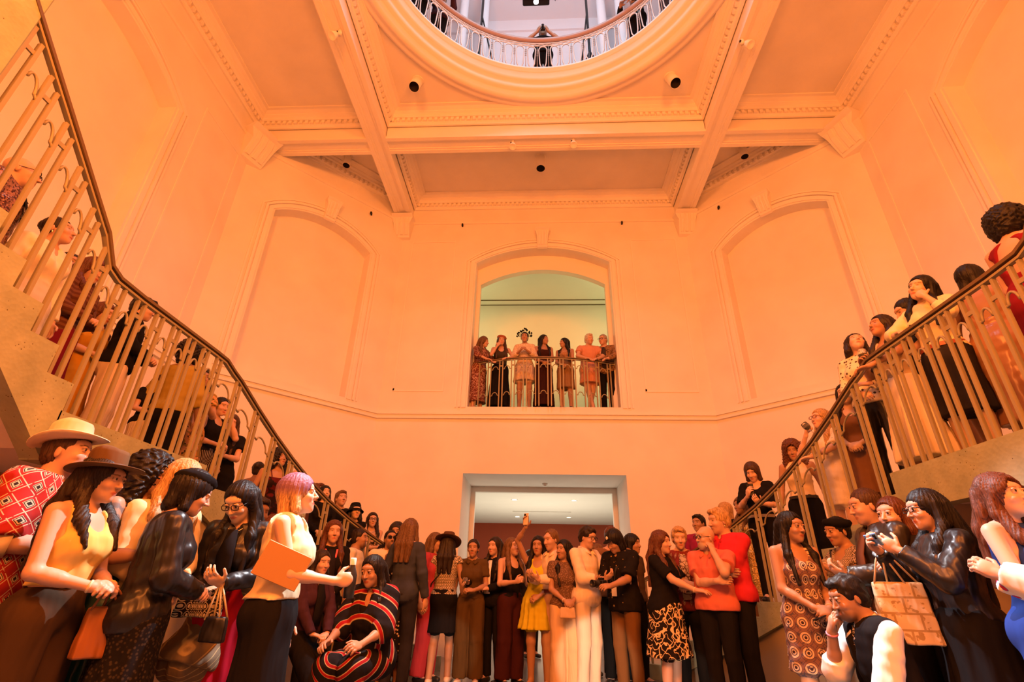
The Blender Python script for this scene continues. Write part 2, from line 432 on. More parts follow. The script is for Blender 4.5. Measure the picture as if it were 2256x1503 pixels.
# lobby beyond the doorway
yl = YC+RIN+1.40
mb = MB()
mb.box(-1.75, -1.5, yl, yl+.12, 0, 3.2); mb.box(1.5, 1.75, yl, yl+.12, 0, 3.2); mb.box(-1.5, 1.5, yl, yl+.12, 2.98, 3.2)
trim(mb, M_LOB)
mb = MB(); mb.add([(-5, yl, 3.24), (5, yl, 3.24), (5, 19.4, 3.24), (-5, 19.4, 3.24)], [(0, 1, 2, 3)]); struct(mb.build('ceiling_lobby', M_LOB))
mb = MB(); mb.add([(-5, 19.4, 0), (5, 19.4, 0), (5, 19.4, 3.24), (-5, 19.4, 3.24)], [(3, 2, 1, 0)]); struct(mb.build('wall_lobby_back', M_TERRA))
mb = MB()
for x in (-5, 5): mb.add([(x, yl, 0), (x, 19.4, 0), (x, 19.4, 3.24), (x, yl, 3.24)], [(0, 1, 2, 3)])
struct(mb.build('wall_lobby_sides', M_LOB))
mb = MB()
for s in (-1, 1): mb.add([(s*5, yl+.001, 0), (s*1.6, yl+.001, 0), (s*1.6, yl+.001, 3.24), (s*5, yl+.001, 3.24)], [(0, 1, 2, 3)])
struct(mb.build('wall_lobby_front', M_LOB))
M_LAMP = emis('lit_diffuser', (1, .93, .8), 6)
for (x, y) in ((-.75, 14.0), (.85, 14.0), (-.8, 17.5), (.9, 17.5)):
    t = empty('ceiling_downlight', (x, y, 3.236), 0, 'small round recessed downlight in the lobby ceiling beyond the doorway', 'ceiling light', 'lobby downlights')
    mb = MB(); mb.lathe([(.0, -.004), (.07, -.004)], 16); mb.build('diffuser', M_LAMP, t)
    mb = MB(); mb.lathe([(.07, 0), (.07, -.008), (.095, -.008), (.095, 0)], 16); mb.build('rim', M_LOB, t)
mb = MB(); mb.lathe([(0, -.055), (.03, -.055), (.04, -.03), (.055, -.025), (.06, 0), (0, 0)], 16); o = mb.build('smoke_detector', M_LOB); o.location = (0.03, 10.9, 3.09); tag(o, 'small white smoke detector on the soffit of the lower doorway', 'smoke detector')
mb = MB(); mb.box(-.9, .9, 0, .025, 0, .012); o = mb.build('ceiling_slot', plain('grey_slot', (.5, .46, .4))); o.location = (0, 16.2, 3.226); tag(o, 'thin linear air slot across the white lobby ceiling', 'vent')
# white display counter against the terracotta wall
t = empty('display_counter', (0.2, 17.6, 0), 0, 'low white counter in the lobby in front of the terracotta wall', 'counter')
mb = MB(); mb.box(-1.5, 1.5, -.3, .3, .0, 1.0, bev=.01); mb.build('body', M_LOB, t); mb = MB(); mb.box(-1.55, 1.55, -.34, .34, 1.0, 1.05, bev=.01); mb.build('worktop', M_LOB, t)
for s in (-1, 1):
    mb = MB(); mb.box(-.85, .85, -.03, .0, -.5, .5, bev=.01); o = mb.build('wall_panel_sign', M_LOB); o.location = (s*1.0+.1, 19.38, 1.5)
    tag(o, 'white panel hung low on the terracotta wall, ' + ('left' if s < 0 else 'right')+' one of the pair', 'panel')
# gallery behind the balcony opening
yg = YC+RIN+.5; yb_ = 13.1; zg = 8.75
mb = MB(); mb.add([(-4, YC+RIN, ZSILL), (4, YC+RIN, ZSILL), (4, yb_, ZSILL), (-4, yb_, ZSILL)], [(0, 1, 2, 3)]); struct(mb.build('floor_gallery', plain('gallery_floor', (.5, .42, .3), .4)))
mb = MB(); mb.add([(-4, yg, zg), (4, yg, zg), (4, yb_, zg), (-4, yb_, zg)], [(0, 1, 2, 3)]); struct(mb.build('ceiling_gallery', M_GAL))
mb = MB(); mb.add([(-4, yb_, ZSILL), (4, yb_, ZSILL), (4, yb_, zg), (-4, yb_, zg)], [(3, 2, 1, 0)]); struct(mb.build('wall_gallery_back', M_GAL))
mb = MB()
for s in (-1, 1):
    mb.add([(s*4, yg, ZSILL), (s*4, yb_, ZSILL), (s*4, yb_, zg), (s*4, yg, zg)], [(0, 1, 2, 3)])
    mb.add([(s*4, yg, ZSILL), (s*1.60, yg, ZSILL), (s*1.60, yg, zg), (s*4, yg, zg)], [(0, 1, 2, 3)])
struct(mb.build('wall_gallery_sides', M_GAL))
P, L = WP['front']
mb = MB()
arc = arcpts(HA-1.595, HA+1.595, ZSP-.28, ZAT-.28); full = [(x, z, .33) for x, z in arc]
ai = arcpts(HA-1.50, HA+1.50, ZSP-.42, ZAT-.42)
arcO = arcpts(HA-1.595, HA+1.595, ZSP, ZAT)
n = len(arc)
V = [P(x, z, .33) for x, z in arcO]+[P(x, z, .33) for x, z in ai]+[P(x, z, .5) for x, z in ai]
mb.add(V, [(i, i+1, n+i+1, n+i) for i in range(n-1)]+[(n+i, n+i+1, 2*n+i+1, 2*n+i) for i in range(n-1)])
for s, a, b in ((-1, HA-1.595, HA-1.50), (1, HA+1.595, HA+1.50)):
    mb.add([P(a, ZSILL, .33), P(b, ZSILL, .33), P(b, ZSP-.42, .33), P(a, ZSP, .33), P(b, ZSILL, .5), P(b, ZSP-.42, .5)], [(0, 1, 2, 3), (1, 4, 5, 2)])
trim(mb, M_GAL)
for y in (12.72, 13.0):
    mb = MB(); mb.box(-3.5, 3.5, 0, .03, 0, .02); o = mb.build('lighting_track', plain('dark_track', (.16, .12, .06))); o.location = (0, y, zg-.02)
    tag(o, 'thin dark lighting track on the gallery ceiling, '+('nearer' if y < 12.9 else 'farther')+' of the two seen above the balcony', 'track')
# upper floor
ZU = ZC+.47; ZUC = 15.6; RU = 6.6
mb = MB(); N = 64
V = [(3.0*math.cos(2*math.pi*i/N), YC+3.0*math.sin(2*math.pi*i/N), ZU) for i in range(N)]+[(RU*math.cos(2*math.pi*i/N), YC+RU*math.sin(2*math.pi*i/N), ZU) for i in range(N)]
mb.add(V, [(i, N+i, N+(i+1) % N, (i+1) % N) for i in range(N)]); struct(mb.build('floor_upper', plain('upper_floor', (.35, .33, .32), .4)))
yw = 8.7
mb = MB(); mb.box(-7, 7, yw, yw+.1, ZU, ZUC); struct(mb.build('wall_upper_front', M_UP))
mb = MB(); mb.box(-7.1, -7, -3, yw, ZU, ZUC); mb.box(7, 7.1, -3, yw, ZU, ZUC); mb.box(-7, 7, -3.1, -3, ZU, ZUC); struct(mb.build('wall_upper_sides', M_UP))
mb = MB(); mb.add([(-7, -3, ZUC), (7, -3, ZUC), (7, yw, ZUC), (-7, yw, ZUC)], [(0, 1, 2, 3)]); struct(mb.build('ceiling_upper', M_UP))
mb = MB(); mb.box(-7, 7, yw-.08, yw, ZU, ZU+.55); mb.box(-7, 7, yw-.06, yw, ZUC-.55, ZUC-.45); mb.box(-7, 7, yw-.1, yw, ZU+.55, ZU+.62); trim(mb, M_UP)
for i, (u, v) in enumerate(((1022, 30), (1068, 30), (1325, 30), (1366, 30))):
    d = ray(u, v); k = 7.75/d[1]; x = CX+d[0]*k
    t = empty('column', (x, 7.75, ZU), 0, 'white round column on the upper floor, '+['far left of the four', 'second from the left', 'third from the left', 'far right of the four'][i], 'column')
    mb = MB(); mb.lathe([(.125, .2), (.122, 1.5), (.105, 4.6)], 24); mb.build('shaft', M_UP, t)
    mb = MB(); mb.lathe([(.18, 0), (.18, .08), (.155, .1), (.16, .16), (.125, .2)], 24); mb.build('base', M_UP, t)
    mb = MB(); mb.lathe([(.105, 4.6), (.13, 4.64), (.13, 4.7), (.17, 4.78), (.17, ZUC-ZU)], 24); mb.build('capital', M_UP, t)
# projector
d = ray(1181, 2); k = 6.0/d[1]; pp = CAMP+d*k
t = empty('projector', tuple(pp), 0, 'black ceiling projector with a glowing lens above the round opening', 'projector')
mb = MB(); mb.box(-.27, .27, -.12, .06, -.08, .08, bev=.02); mb.build('housing', M_BLACK, t)
mb = MB(); mb.lathe([(0, 0), (.05, 0)], 20, Matrix.Translation((0.0, -.04, -.103))@Matrix.Rotation(0, 4, 'X')); mb.build('lens', emis('lens_glow', (1, 1, 1), 30), t)
mb = MB(); mb.lathe([(.05, -.02), (.07, -.03), (.075, 0.03)], 20, Matrix.Translation((0.0, -.04, -.083))); mb.build('lens_ring', M_BLACK, t)
mb = MB(); mb.tube([(0, 0, .1), (0, 0, ZUC-pp[2])], .025); mb.build('mount_pole', M_BLACK, t)
mb = MB(); mb.tube([(.26, -.1, 0), (.36, -.12, .05), (.42, -.1, -.05), (.38, -.1, -.2), (.34, -.1, -.05), (.4, 0, .2), (.3, 0, 1)], .008, 6); mb.build('cable', M_BLACK, t)
# truss stands
for i, (u0, v0, u1, v1) in enumerate(((1057, 64, 1056, -20), (1298, 60, 1296, -20))):
    d = ray(u0, 100); x = CX+d[0]*7.35/d[1]
    t = empty('lighting_stand', (x, 7.35, ZU), 0, 'tall black tripod lighting stand behind the upper railing, '+('left' if i == 0 else 'right')+' one', 'stand')
    mb = MB(); mb.tube([(0, 0, .1), (0, 0, 4.2)], .03); mb.build('pole', M_BLACK, t)
    for a in (0, 2.1, 4.2):
        mb = MB(); mb.tube([(0, 0, 1.5), (.0+.75*math.cos(a+.3), .5*math.sin(a+.3), .02)], .02); mb.build('leg', M_BLACK, t)
    mb = MB(); mb.tube([(0, 0, 3.0), ((.35 if i == 0 else -.2), -.1, 1.0)], .018); mb.build('brace', M_BLACK, t)
# track spotlights and cylinder downlights
def can(u, v, z_plane, r, h, axis, label, group=None, dark=True):
    d = ray(u, v); k = (z_plane-CH)/d[2]; p = CAMP+d*k
    t = empty('ceiling_spotlight', tuple(p), 0, label, 'spotlight', group)
    T = Vector(axis).normalized().to_track_quat('-Z', 'Y').to_matrix().to_4x4()
    mb = MB(); mb.lathe([(r*.9, .0), (r, -.01), (r, -h), (r*.93, -h), (r*.9, -h*.7), (0, -h*.66)], 20, T); mb.build('housing', M_TRIM, t)
    mb = MB(); mb.lathe([(r*.92, -h-.001), (r*.88, -h*.72), (0, -h*.68)], 20, T); mb.build('baffle', plain('black_baffle', (.015, .01, .008), .8), t)
    mb = MB(); mb.lathe([(r*1.15, 0.006), (r*1.15, -.012), (r*.4, -.014)], 20); mb.build('mount', M_TRIM, t)
    return t
can(921, 178, ZC, .105, .36, (-.05, -.35, -1), 'white cylinder ceiling spotlight with black mouth left of the round opening')
can(1476, 170, ZC, .105, .36, (.12, -.35, -1), 'white cylinder ceiling spotlight with black mouth right of the round opening')
can(1191, 347, ZC-.0, .105, .38, (0, -.08, -1), 'cylinder downlight in the middle ceiling coffer above the balcony')
can(768, 345, ZC, .085, .3, (0, -.05, -1), 'small cylinder downlight in the left corner ceiling coffer')
can(1635, 325, ZC, .085, .3, (0, -.05, -1), 'small cylinder downlight in the right corner ceiling coffer')
def track(u, v, zp, dx, label):
    d = ray(u, v); k = (zp-CH)/d[2]; p = CAMP+d*k
    t = empty('track_spotlight', tuple(p), 0, label, 'spotlight')
    mb = MB(); mb.tube([(0, 0, 0), (0, 0, -.10)], .035, 12); mb.build('stem', M_TRIM, t)
    T = Matrix.Translation((dx, -.02, -.14))@Vector((dx*4, -.3, -.8)).normalized().to_track_quat('-Z', 'Y').to_matrix().to_4x4()
    mb = MB(); mb.lathe([(0, .06), (.05, .06), (.055, .04), (.075, -.06), (.068, -.062), (.03, -.03), (0, -.03)], 16, T); mb.build('lamp_head', M_TRIM, t)
    mb = MB(); mb.box(-.05, -.025, -.03, 0, -.07, -.04); mb.build('knob', M_BLACK, t)
track(1130, 312, ZB, .0, 'small white track spotlight under the cross beam, left of the pair')
track(1263, 308, ZB, .0, 'small white track spotlight under the cross beam, right of the pair')
track(750, 68, ZB, -.08, 'small white spotlight under the left beam near the top of the hall')
track(1634, 88, ZB, .08, 'small white spotlight under the right beam near the top of the hall')
for i, (u, v) in enumerate(((818, 470), (1019, 496), (1370, 491), (1583, 457))):
    p = np.array([0, 0, 0.])
    if 900 < u < 1500: d = ray(u, v); k = (YC+RIN-.03)/d[1]; p = CAMP+d*k
    else:
        s = -1 if u < 1000 else 1; d = ray(u, v); nn = np.array([s, 1, 0.])/2**.5; q = np.array([s*HA, YC+RIN, 0]); k = ((q-CAMP)@nn-.04)/(d@nn); p = CAMP+d*k
    t = empty('wall_sensor', tuple(p), 0, 'tiny black sensor high on the wall under the ceiling, '+['far left of four', 'second from left', 'third from left', 'far right of four'][i], 'sensor')
    mb = MB(); mb.box(-.02, .02, -.03, .03, -.035, .035, bev=.006); mb.build('housing', M_BLACK, t); mb = MB(); mb.lathe([(0, -.05), (.014, -.05), (.018, -.03)], 10, Matrix.Rotation(0.6, 4, 'X')); mb.build('lens', M_BLACK, t)
# ---------------------------------------------------------------- the two stairs
XS = -0.13
ZL = 1.96; RU_, TU = .175, .195; NUP = 14; Y0 = 2.80; Y1 = 4.30; Y0S = {-1: 2.80, 1: 2.60}
LOWP = [(2.94, 4.30), (2.93, 5.0), (2.88, 5.7), (2.76, 6.4), (2.53, 7.05), (2.2, 7.6), (1.8, 8.1), (1.42, 8.48)]
def resample(pts, n):
    P_ = np.array(pts, float); seg = np.r_[0, np.cumsum(np.linalg.norm(np.diff(P_, axis=0), axis=1))]
    t = np.linspace(0, seg[-1], n); return np.c_[np.interp(t, seg, P_[:, 0]), np.interp(t, seg, P_[:, 1])], seg[-1]
NLOW = 11
LOW, LLEN = resample(LOWP, NLOW+1)
RL = ZL/(NLOW+1)
def outer(x, y, nx, ny):
    """march from (x,y) along (nx,ny) to the octagon (in |x| space, s*x shifted)"""
    best = 99
    for (a, b, c) in ((1, 0, RIN-.0), (0, 1, YC+RIN), (1/2**.5, 1/2**.5, (HA+YC+RIN)/2**.5), (0, -1, -(YC-RIN))):
        den = a*nx+b*ny
        if den > 1e-6: best = min(best, (c-a*x-b*y)/den)
    return (x+nx*best, y+ny*best)
def sxy(s, p): return (s*p[0]+XS, p[1])
lown = []
for i in range(NLOW+1):
    a = LOW[max(0, i-1)]; b = LOW[min(NLOW, i+1)]; t = (b-a)/np.linalg.norm(b-a); lown.append((t[1], -t[0]))   # outward (|x| grows)
def floor_z(x, y):
    """height of whatever one stands on at (x,y)"""
    s = 1 if x > XS else -1; ax = s*(x-XS); Y0 = Y0S[s]
    if ax > 2.94:
        if Y0 <= y <= Y1: return ZL
        if y < Y0: return ZL+RU_*min(NUP, int((Y0-y)/TU)+1)
    if y > Y1-.2 and ax > 1.3:
        best = None
        for i in range(NLOW):
            a, b = LOW[i], LOW[i+1]; na = np.array(lown[i]); nb = np.array(lown[i+1]); p = np.array([ax, y])
            # in wedge?
            ta = np.array([-na[1], na[0]]); tb = np.array([-nb[1], nb[0]])
            if (p-a)@ta >= -1e-6 and (p-b)@tb < 0 and (p-a)@na > -.02: return ZL-RL*(i+1)
    return 0.0
M_TREAD = plain('stair_tread', (.42, .36, .26), .6)
for s in (-1, 1):
    side = 'left' if s < 0 else 'right'; Y0 = Y0S[s]
    st = empty('staircase', (s*4.4+XS, 3.6, 0), 0, 'speckled concrete staircase climbing the %s side of the hall' % side, 'staircase', None)
    st_loc = np.array([s*4.4+XS, 3.6, 0])
    def W(mb, name, mat):
        o = mb.build(name, mat); o.data.transform(Matrix.Translation(-Vector(st_loc))); o.parent = st; return o
    xw = RIN
    # landing
    mb = MB(); a, b = sorted((s*2.94+XS, s*xw)); mb.box(a, b, Y0, Y1+.01, ZL-.16, ZL); W(mb, 'landing', M_CONC)
    # lower steps, solid to the floor
    for i in range(NLOW):
        A, B = LOW[i], LOW[i+1]; z = ZL-RL*(i+1)
        OA, OB = outer(*A, *lown[i]), outer(*B, *lown[i+1])
        poly = [A, B, OB]
        if OA[0] > HA and OB[0] <= HA: poly.append((HA, YC+RIN))
        if abs(OA[0]-RIN) < .02 and OB[0] < RIN-.02: poly.append((RIN, YC+HA))
        poly.append(OA); pl = [sxy(s, p) for p in poly]
        pl = [(max(-RIN, min(RIN, x)), y) for x, y in pl]
        if s < 0: pl = pl[::-1]
        mb = MB(); mb.prism(pl, 0, z); W(mb, 'step', M_TREAD)
    # stringer of the lower flight
    mb = MB()
    for i in range(NLOW):
        z = ZL-RL*(i+1); za, zb = ZL-RL*(i+.2)-.30, ZL-RL*(i+1.2)-.30
        za, zb = max(0, za), max(0, zb)
        A, B = sxy(s, LOW[i]), sxy(s, LOW[i+1]); na = np.array([s*lown[i][0], lown[i][1]]); nb = np.array([s*lown[i+1][0], lown[i+1][1]])
        a1, b1 = np.array(A)-na*.05, np.array(B)-nb*.05; a2, b2 = np.array(A)+na*.06, np.array(B)+nb*.06
        zt = z+.012
        V = [(*a1, za), (*b1, zb), (*b1, zt), (*a1, zt), (*a2, za), (*b2, zb), (*b2, zt), (*a2, zt)]
        mb.add(V, [(0, 1, 2, 3), (7, 6, 5, 4), (3, 2, 6, 7), (0, 4, 5, 1), (0, 3, 7, 4), (1, 5, 6, 2)])
    a, b = sorted((s*2.89+XS, s*3.02+XS)); mb.box(a, b, Y0-.01, Y1, ZL-.29, ZL+.012)
    # stringer of the upper flight: stepped top, straight sloping soffit
    for i in range(NUP):
        ya, yb2 = Y0-TU*i, Y0-TU*(i+1); z = ZL+RU_*(i+1)+.012; za, zb = ZL-.29+RU_*i, ZL-.29+RU_*(i+1)
        V = [(a, ya, za), (b, ya, za), (b, ya, z), (a, ya, z), (a, yb2, zb), (b, yb2, zb), (b, yb2, z), (a, yb2, z)]
        mb.add(V, [(0, 1, 2, 3), (7, 6, 5, 4), (0, 3, 7, 4), (1, 5, 6, 2), (3, 2, 6, 7), (0, 4, 5, 1)])
    W(mb, 'stringer', M_CONC)
    for i in range(NUP):
        ya, yb2 = Y0-TU*i, Y0-TU*(i+1); z = ZL+RU_*(i+1)
        mb = MB(); a, b = sorted((s*3.0+XS, s*xw)); mb.box(a, b, yb2, ya, z-RU_-.04, z); W(mb, 'step', M_TREAD)
    ye = Y0-TU*NUP; zu = ZL+RU_*NUP
    mb = MB(); a, b = sorted((s*2.89+XS, s*xw)); mb.box(a, b, -1.3, ye, zu-.25, zu); W(mb, 'landing', M_CONC)
    # plaster soffit
    mb = MB(); x0, x1 = s*2.95+XS, s*xw
    mb.add([(x0, Y1, ZL-.22), (x1, Y1, ZL-.22), (x1, Y0, ZL-.22), (x0, Y0, ZL-.22), (x0, ye, zu-.25), (x1, ye, zu-.25), (x0, -1.3, zu-.252), (x1, -1.3, zu-.252)], [(0, 1, 2, 3), (3, 2, 5, 4), (4, 5, 7, 6)])
    W(mb, 'soffit', M_WALL)
    mb = MB(); a, b = sorted((s*3.9+XS, s*4.0+XS)); mb.box(a, b, -1.2, Y1, 0, ZL-.22); struct(mb.build('wall_under_stair_'+side, plaster('shaded_plaster', (.66, .40, .28))))  # plain wall; its red-brown colour carries the shade under the landing
    mb = MB(); a, b = sorted((s*3.86+XS, s*3.9+XS)); mb.box(a, b, -1.2, Y1, 0, .12); struct(mb.build('baseboard_'+side, M_TRIM))
# ---------------------------------------------------------------- railings
HR = 1.0
def scroll_pts(w, drop, n=9):
    """inverted U with small outward feet, in (t,z): centred, top at 0"""
    r = w*.30; pts = [(-w/2, -drop-.012), (-w/2+.012, -drop), (-r, -drop)]
    pts += [(r*math.cos(math.pi*(1-i/n)), -drop+.0+(drop)*math.sin(math.pi*i/n)) for i in range(0, n+1)]
    pts += [(r, -drop), (w/2-.012, -drop), (w/2, -drop-.012)]
    return pts
def railing(name_label, cat, posts, path, kind, loc, label, lower_arch=False, gap=.035):
    """posts: list of (x,y,zbase,tx,ty,width,slope) pair centres; path: handrail points (already at height)"""
    t = empty('stair_railing' if kind == 'stair' else 'balcony_railing', loc, 0, label, 'railing')
    off = -Vector(loc)
    def W(mb, nm, mat): o = mb.build(nm, mat); o.data.transform(Matrix.Translation(off)); o.parent = t; return o
    mb = MB(); mb.bar(path, .062, .022); W(mb, 'handrail', M_HAND)
    mb = MB(); mb.bar([(p[0], p[1], p[2]-.03) for p in path], .034, .016); W(mb, 'under_rail', M_RAILP)
    for k, (x, y, z, tx, ty, wd, sl, ztop) in enumerate(posts):
        mb = MB()
        for e in (-1, 1):
            cx_, cy_ = x+tx*e*gap, y+ty*e*gap; zt = ztop+sl*e*gap-.035
            T = Matrix.Translation((cx_, cy_, 0))@Matrix.Rotation(math.atan2(ty, tx), 4, 'Z')
            mb.box(-.011, .011, -.013, .013, z, zt, T)
        T = Matrix.Translation((x, y, 0))@Matrix.Rotation(math.atan2(ty, tx), 4, 'Z')
        for dz in (.17,): mb.box(-gap, gap, -.006, .006, ztop-dz, ztop-dz+.03, T)
        W(mb, 'baluster_pair', M_RAILP)
        if k < len(posts)-1:
            x2, y2, z2 = posts[k+1][:3]; zt2 = posts[k+1][7]; mx = np.array([(x+x2)/2, (y+y2)/2]); dv = np.array([x2-x, y2-y]); L = np.linalg.norm(dv)
            if L > 1.0: continue
            dv /= L; w = L-2*gap
            for dz in ([.20, .80] if lower_arch else [.22]):
                pts = []
                for (q, h) in scroll_pts(w, .07):
                    zz = (ztop+zt2)/2-dz+.04+h+(zt2-ztop)*(q/L)*1.0
                    pts.append((mx[0]+dv[0]*q, mx[1]+dv[1]*q, zz))
                mb = MB(); mb.bar(pts, .022, .012, up=(dv[0], dv[1], .01) if False else (-dv[1]*0+.001, .001, 1)) if False else mb.tube(pts, .009, 6)
                W(mb, 'scroll', M_RAILP)
    return t
for s in (-1, 1):
    side = 'left' if s < 0 else 'right'; Y0 = Y0S[s]
    X = s*2.955+XS; posts = []; path = []
    # upper flight (from the top down to the landing)
    for i in range(NUP-1, -1, -1):
        y = Y0-TU*(i+.5); z = ZL+RU_*(i+1); posts.append((X, y, z, 0, 1, .2, -RU_/TU, z+HR-.03))
    for j in range(7 if s < 0 else 8):
        y = Y0+.10+j*.205; posts.append((X, y, ZL, 0, 1, .2, 0, ZL+HR))
    for i in range(NLOW):
        c = (LOW[i]+LOW[i+1])/2; n_ = (np.array(lown[i])+np.array(lown[i+1]))/2; c = c+n_*.015; tx, ty = -n_[1], n_[0]; z = ZL-RL*(i+1)
        posts.append((s*c[0]+XS, c[1], z, s*tx, ty, .36, -RL/.39, z+HR+.06))
    for i in range(NUP, 0, -1): path.append((X, Y0-TU*i+.02, ZL+RU_*i+HR+.06))
    path += [(X, Y0-.05, ZL+HR+.05), (X, Y0+.05, ZL+HR+.01), (X, Y0+.3, ZL+HR), (X, Y1-.25, ZL+HR), (X, Y1-.08, ZL+HR-.005), (X, Y1+.08, ZL+HR-.06)]
    for i in range(0, NLOW):
        c = (LOW[i]+LOW[i+1])/2; n_ = (np.array(lown[i])+np.array(lown[i+1]))/2; c = c+n_*.015; path.append((s*c[0]+XS, c[1], ZL-RL*(i+1)+HR+.065))
    c = LOW[NLOW]; path.append((s*c[0]+XS, c[1], ZL-RL*(NLOW+.5)+HR+.05))
    railing('stair', 'railing', posts, path, 'stair', (X, Y0, ZL), 'cream metal stair railing with arched scrolls and bronze handrail on the %s stair' % side)
# balcony railing, bowed towards the hall
posts = []; path = []
nb = 12; sag = .34; half = 1.56
def bal(u_):
    return (u_*half, YC+RIN-.04-sag*(1-u_*u_)+.30)
for i in range(nb):
    u_ = -1+2*(i+.5)/nb; x, y = bal(u_); x2, y2 = bal(u_+.02); L = math.hypot(x2-x, y2-y)
    posts.append((x, y, ZSILL, (x2-x)/L, (y2-y)/L, .2, 0, ZSILL+1.1))
for i in range(25):
    x, y = bal(-1+2*i/24); path.append((x, y, ZSILL+1.1))
railing('b', 'railing', posts, path, 'b', (0, YC+RIN, ZSILL), 'small bowed balcony railing with arched scrolls in the arched opening over the doorway', lower_arch=True)
# heavy post at the top of the left stair
d = ray(18, 40); k = (-3.1-CX)/d[0]; q = CAMP+d*k
mb = MB(); mb.box(-.16, .06, -.30, .0, 0, 2.2, bev=.012); o = mb.build('newel_post', M_CONC); o.location = (-3.12, q[1]+.1, floor_z(-3.2, q[1])+0)
tag(o, 'thick pale concrete newel post high on the left stair at the picture edge', 'post')
# upper railing round the opening
t = empty('oculus_railing', (0, YC, ZU), 0, 'ornate white iron railing with oval loops round the ceiling opening', 'railing')
mb = MB(); rr = 2.9
mb.tube([(rr*math.cos(2*math.pi*i/120), rr*math.sin(2*math.pi*i/120), 1.0) for i in range(120)], .058, 12, closed=True); mb.build('handrail', plain('mauve_handrail', (.42, .30, .26), .4), t)
M_IRON = plain('white_iron', (.70, .66, .62), .45, .2)
mb = MB(); mb.tube([(rr*math.cos(2*math.pi*i/120), rr*math.sin(2*math.pi*i/120), .90) for i in range(120)], .012, 6, closed=True)
mb.tube([(rr*math.cos(2*math.pi*i/120), rr*math.sin(2*math.pi*i/120), .82) for i in range(120)], .012, 6, closed=True)
mb.tube([((rr+.012*math.sin(i*math.pi/2))*math.cos(2*math.pi*i/432), (rr+.012*math.sin(i*math.pi/2))*math.sin(2*math.pi*i/432), .86+.03*math.sin(i*math.pi/2*1.0)) for i in range(432)], .009, 5, closed=True)
mb.build('scroll_band', M_IRON, t)
mb = MB(); mb.tube([(rr*math.cos(2*math.pi*i/120), rr*math.sin(2*math.pi*i/120), .03) for i in range(120)], .012, 6, closed=True); mb.build('bottom_rail', M_IRON, t)
N = 76
def onring(a, z, dr=0): return ((rr+dr)*math.cos(a), (rr+dr)*math.sin(a), z)
lp = MB(); da = 2*math.pi/N
for j in range(17):
    pass
for k in range(N):
    a = 2*math.pi*k/N; mb = MB(); wv = da*.36; hh = .12
    pts = [onring(a+wv*math.cos(math.pi*q/8), .68+hh*math.sin(math.pi*q/8)) for q in range(9)]+[onring(a-wv*.75, .24), onring(a-wv*.3, .10), onring(a+wv*.3, .10), onring(a+wv*.75, .24)]
    mb.tube(pts, .0135, 6, closed=True); mb.tube([onring(a-wv*.3, .10), onring(a-da*.5, .04)], .011, 5); mb.tube([onring(a+wv*.3, .10), onring(a+da*.5, .04)], .011, 5)
    mb.build('oval_loop', M_IRON, t)
for k in range(N):
    a = 2*math.pi*(k+.5)/N; mb = MB()
    mb.tube([onring(a, .02), onring(a, .82)], .008, 6)
    mb.lathe([(.0, -.02), (.02, 0), (0, .02)], 6, Matrix.Translation(onring(a, .14)))
    for h in (.5, .56, .62, .68): mb.lathe([(.0, -.025), (.02, 0.005), (0, .025)], 6, Matrix.Translation(onring(a, h)))
    mb.build('spindle', plain('dull_iron', (.45, .38, .34), .5, .2), t)
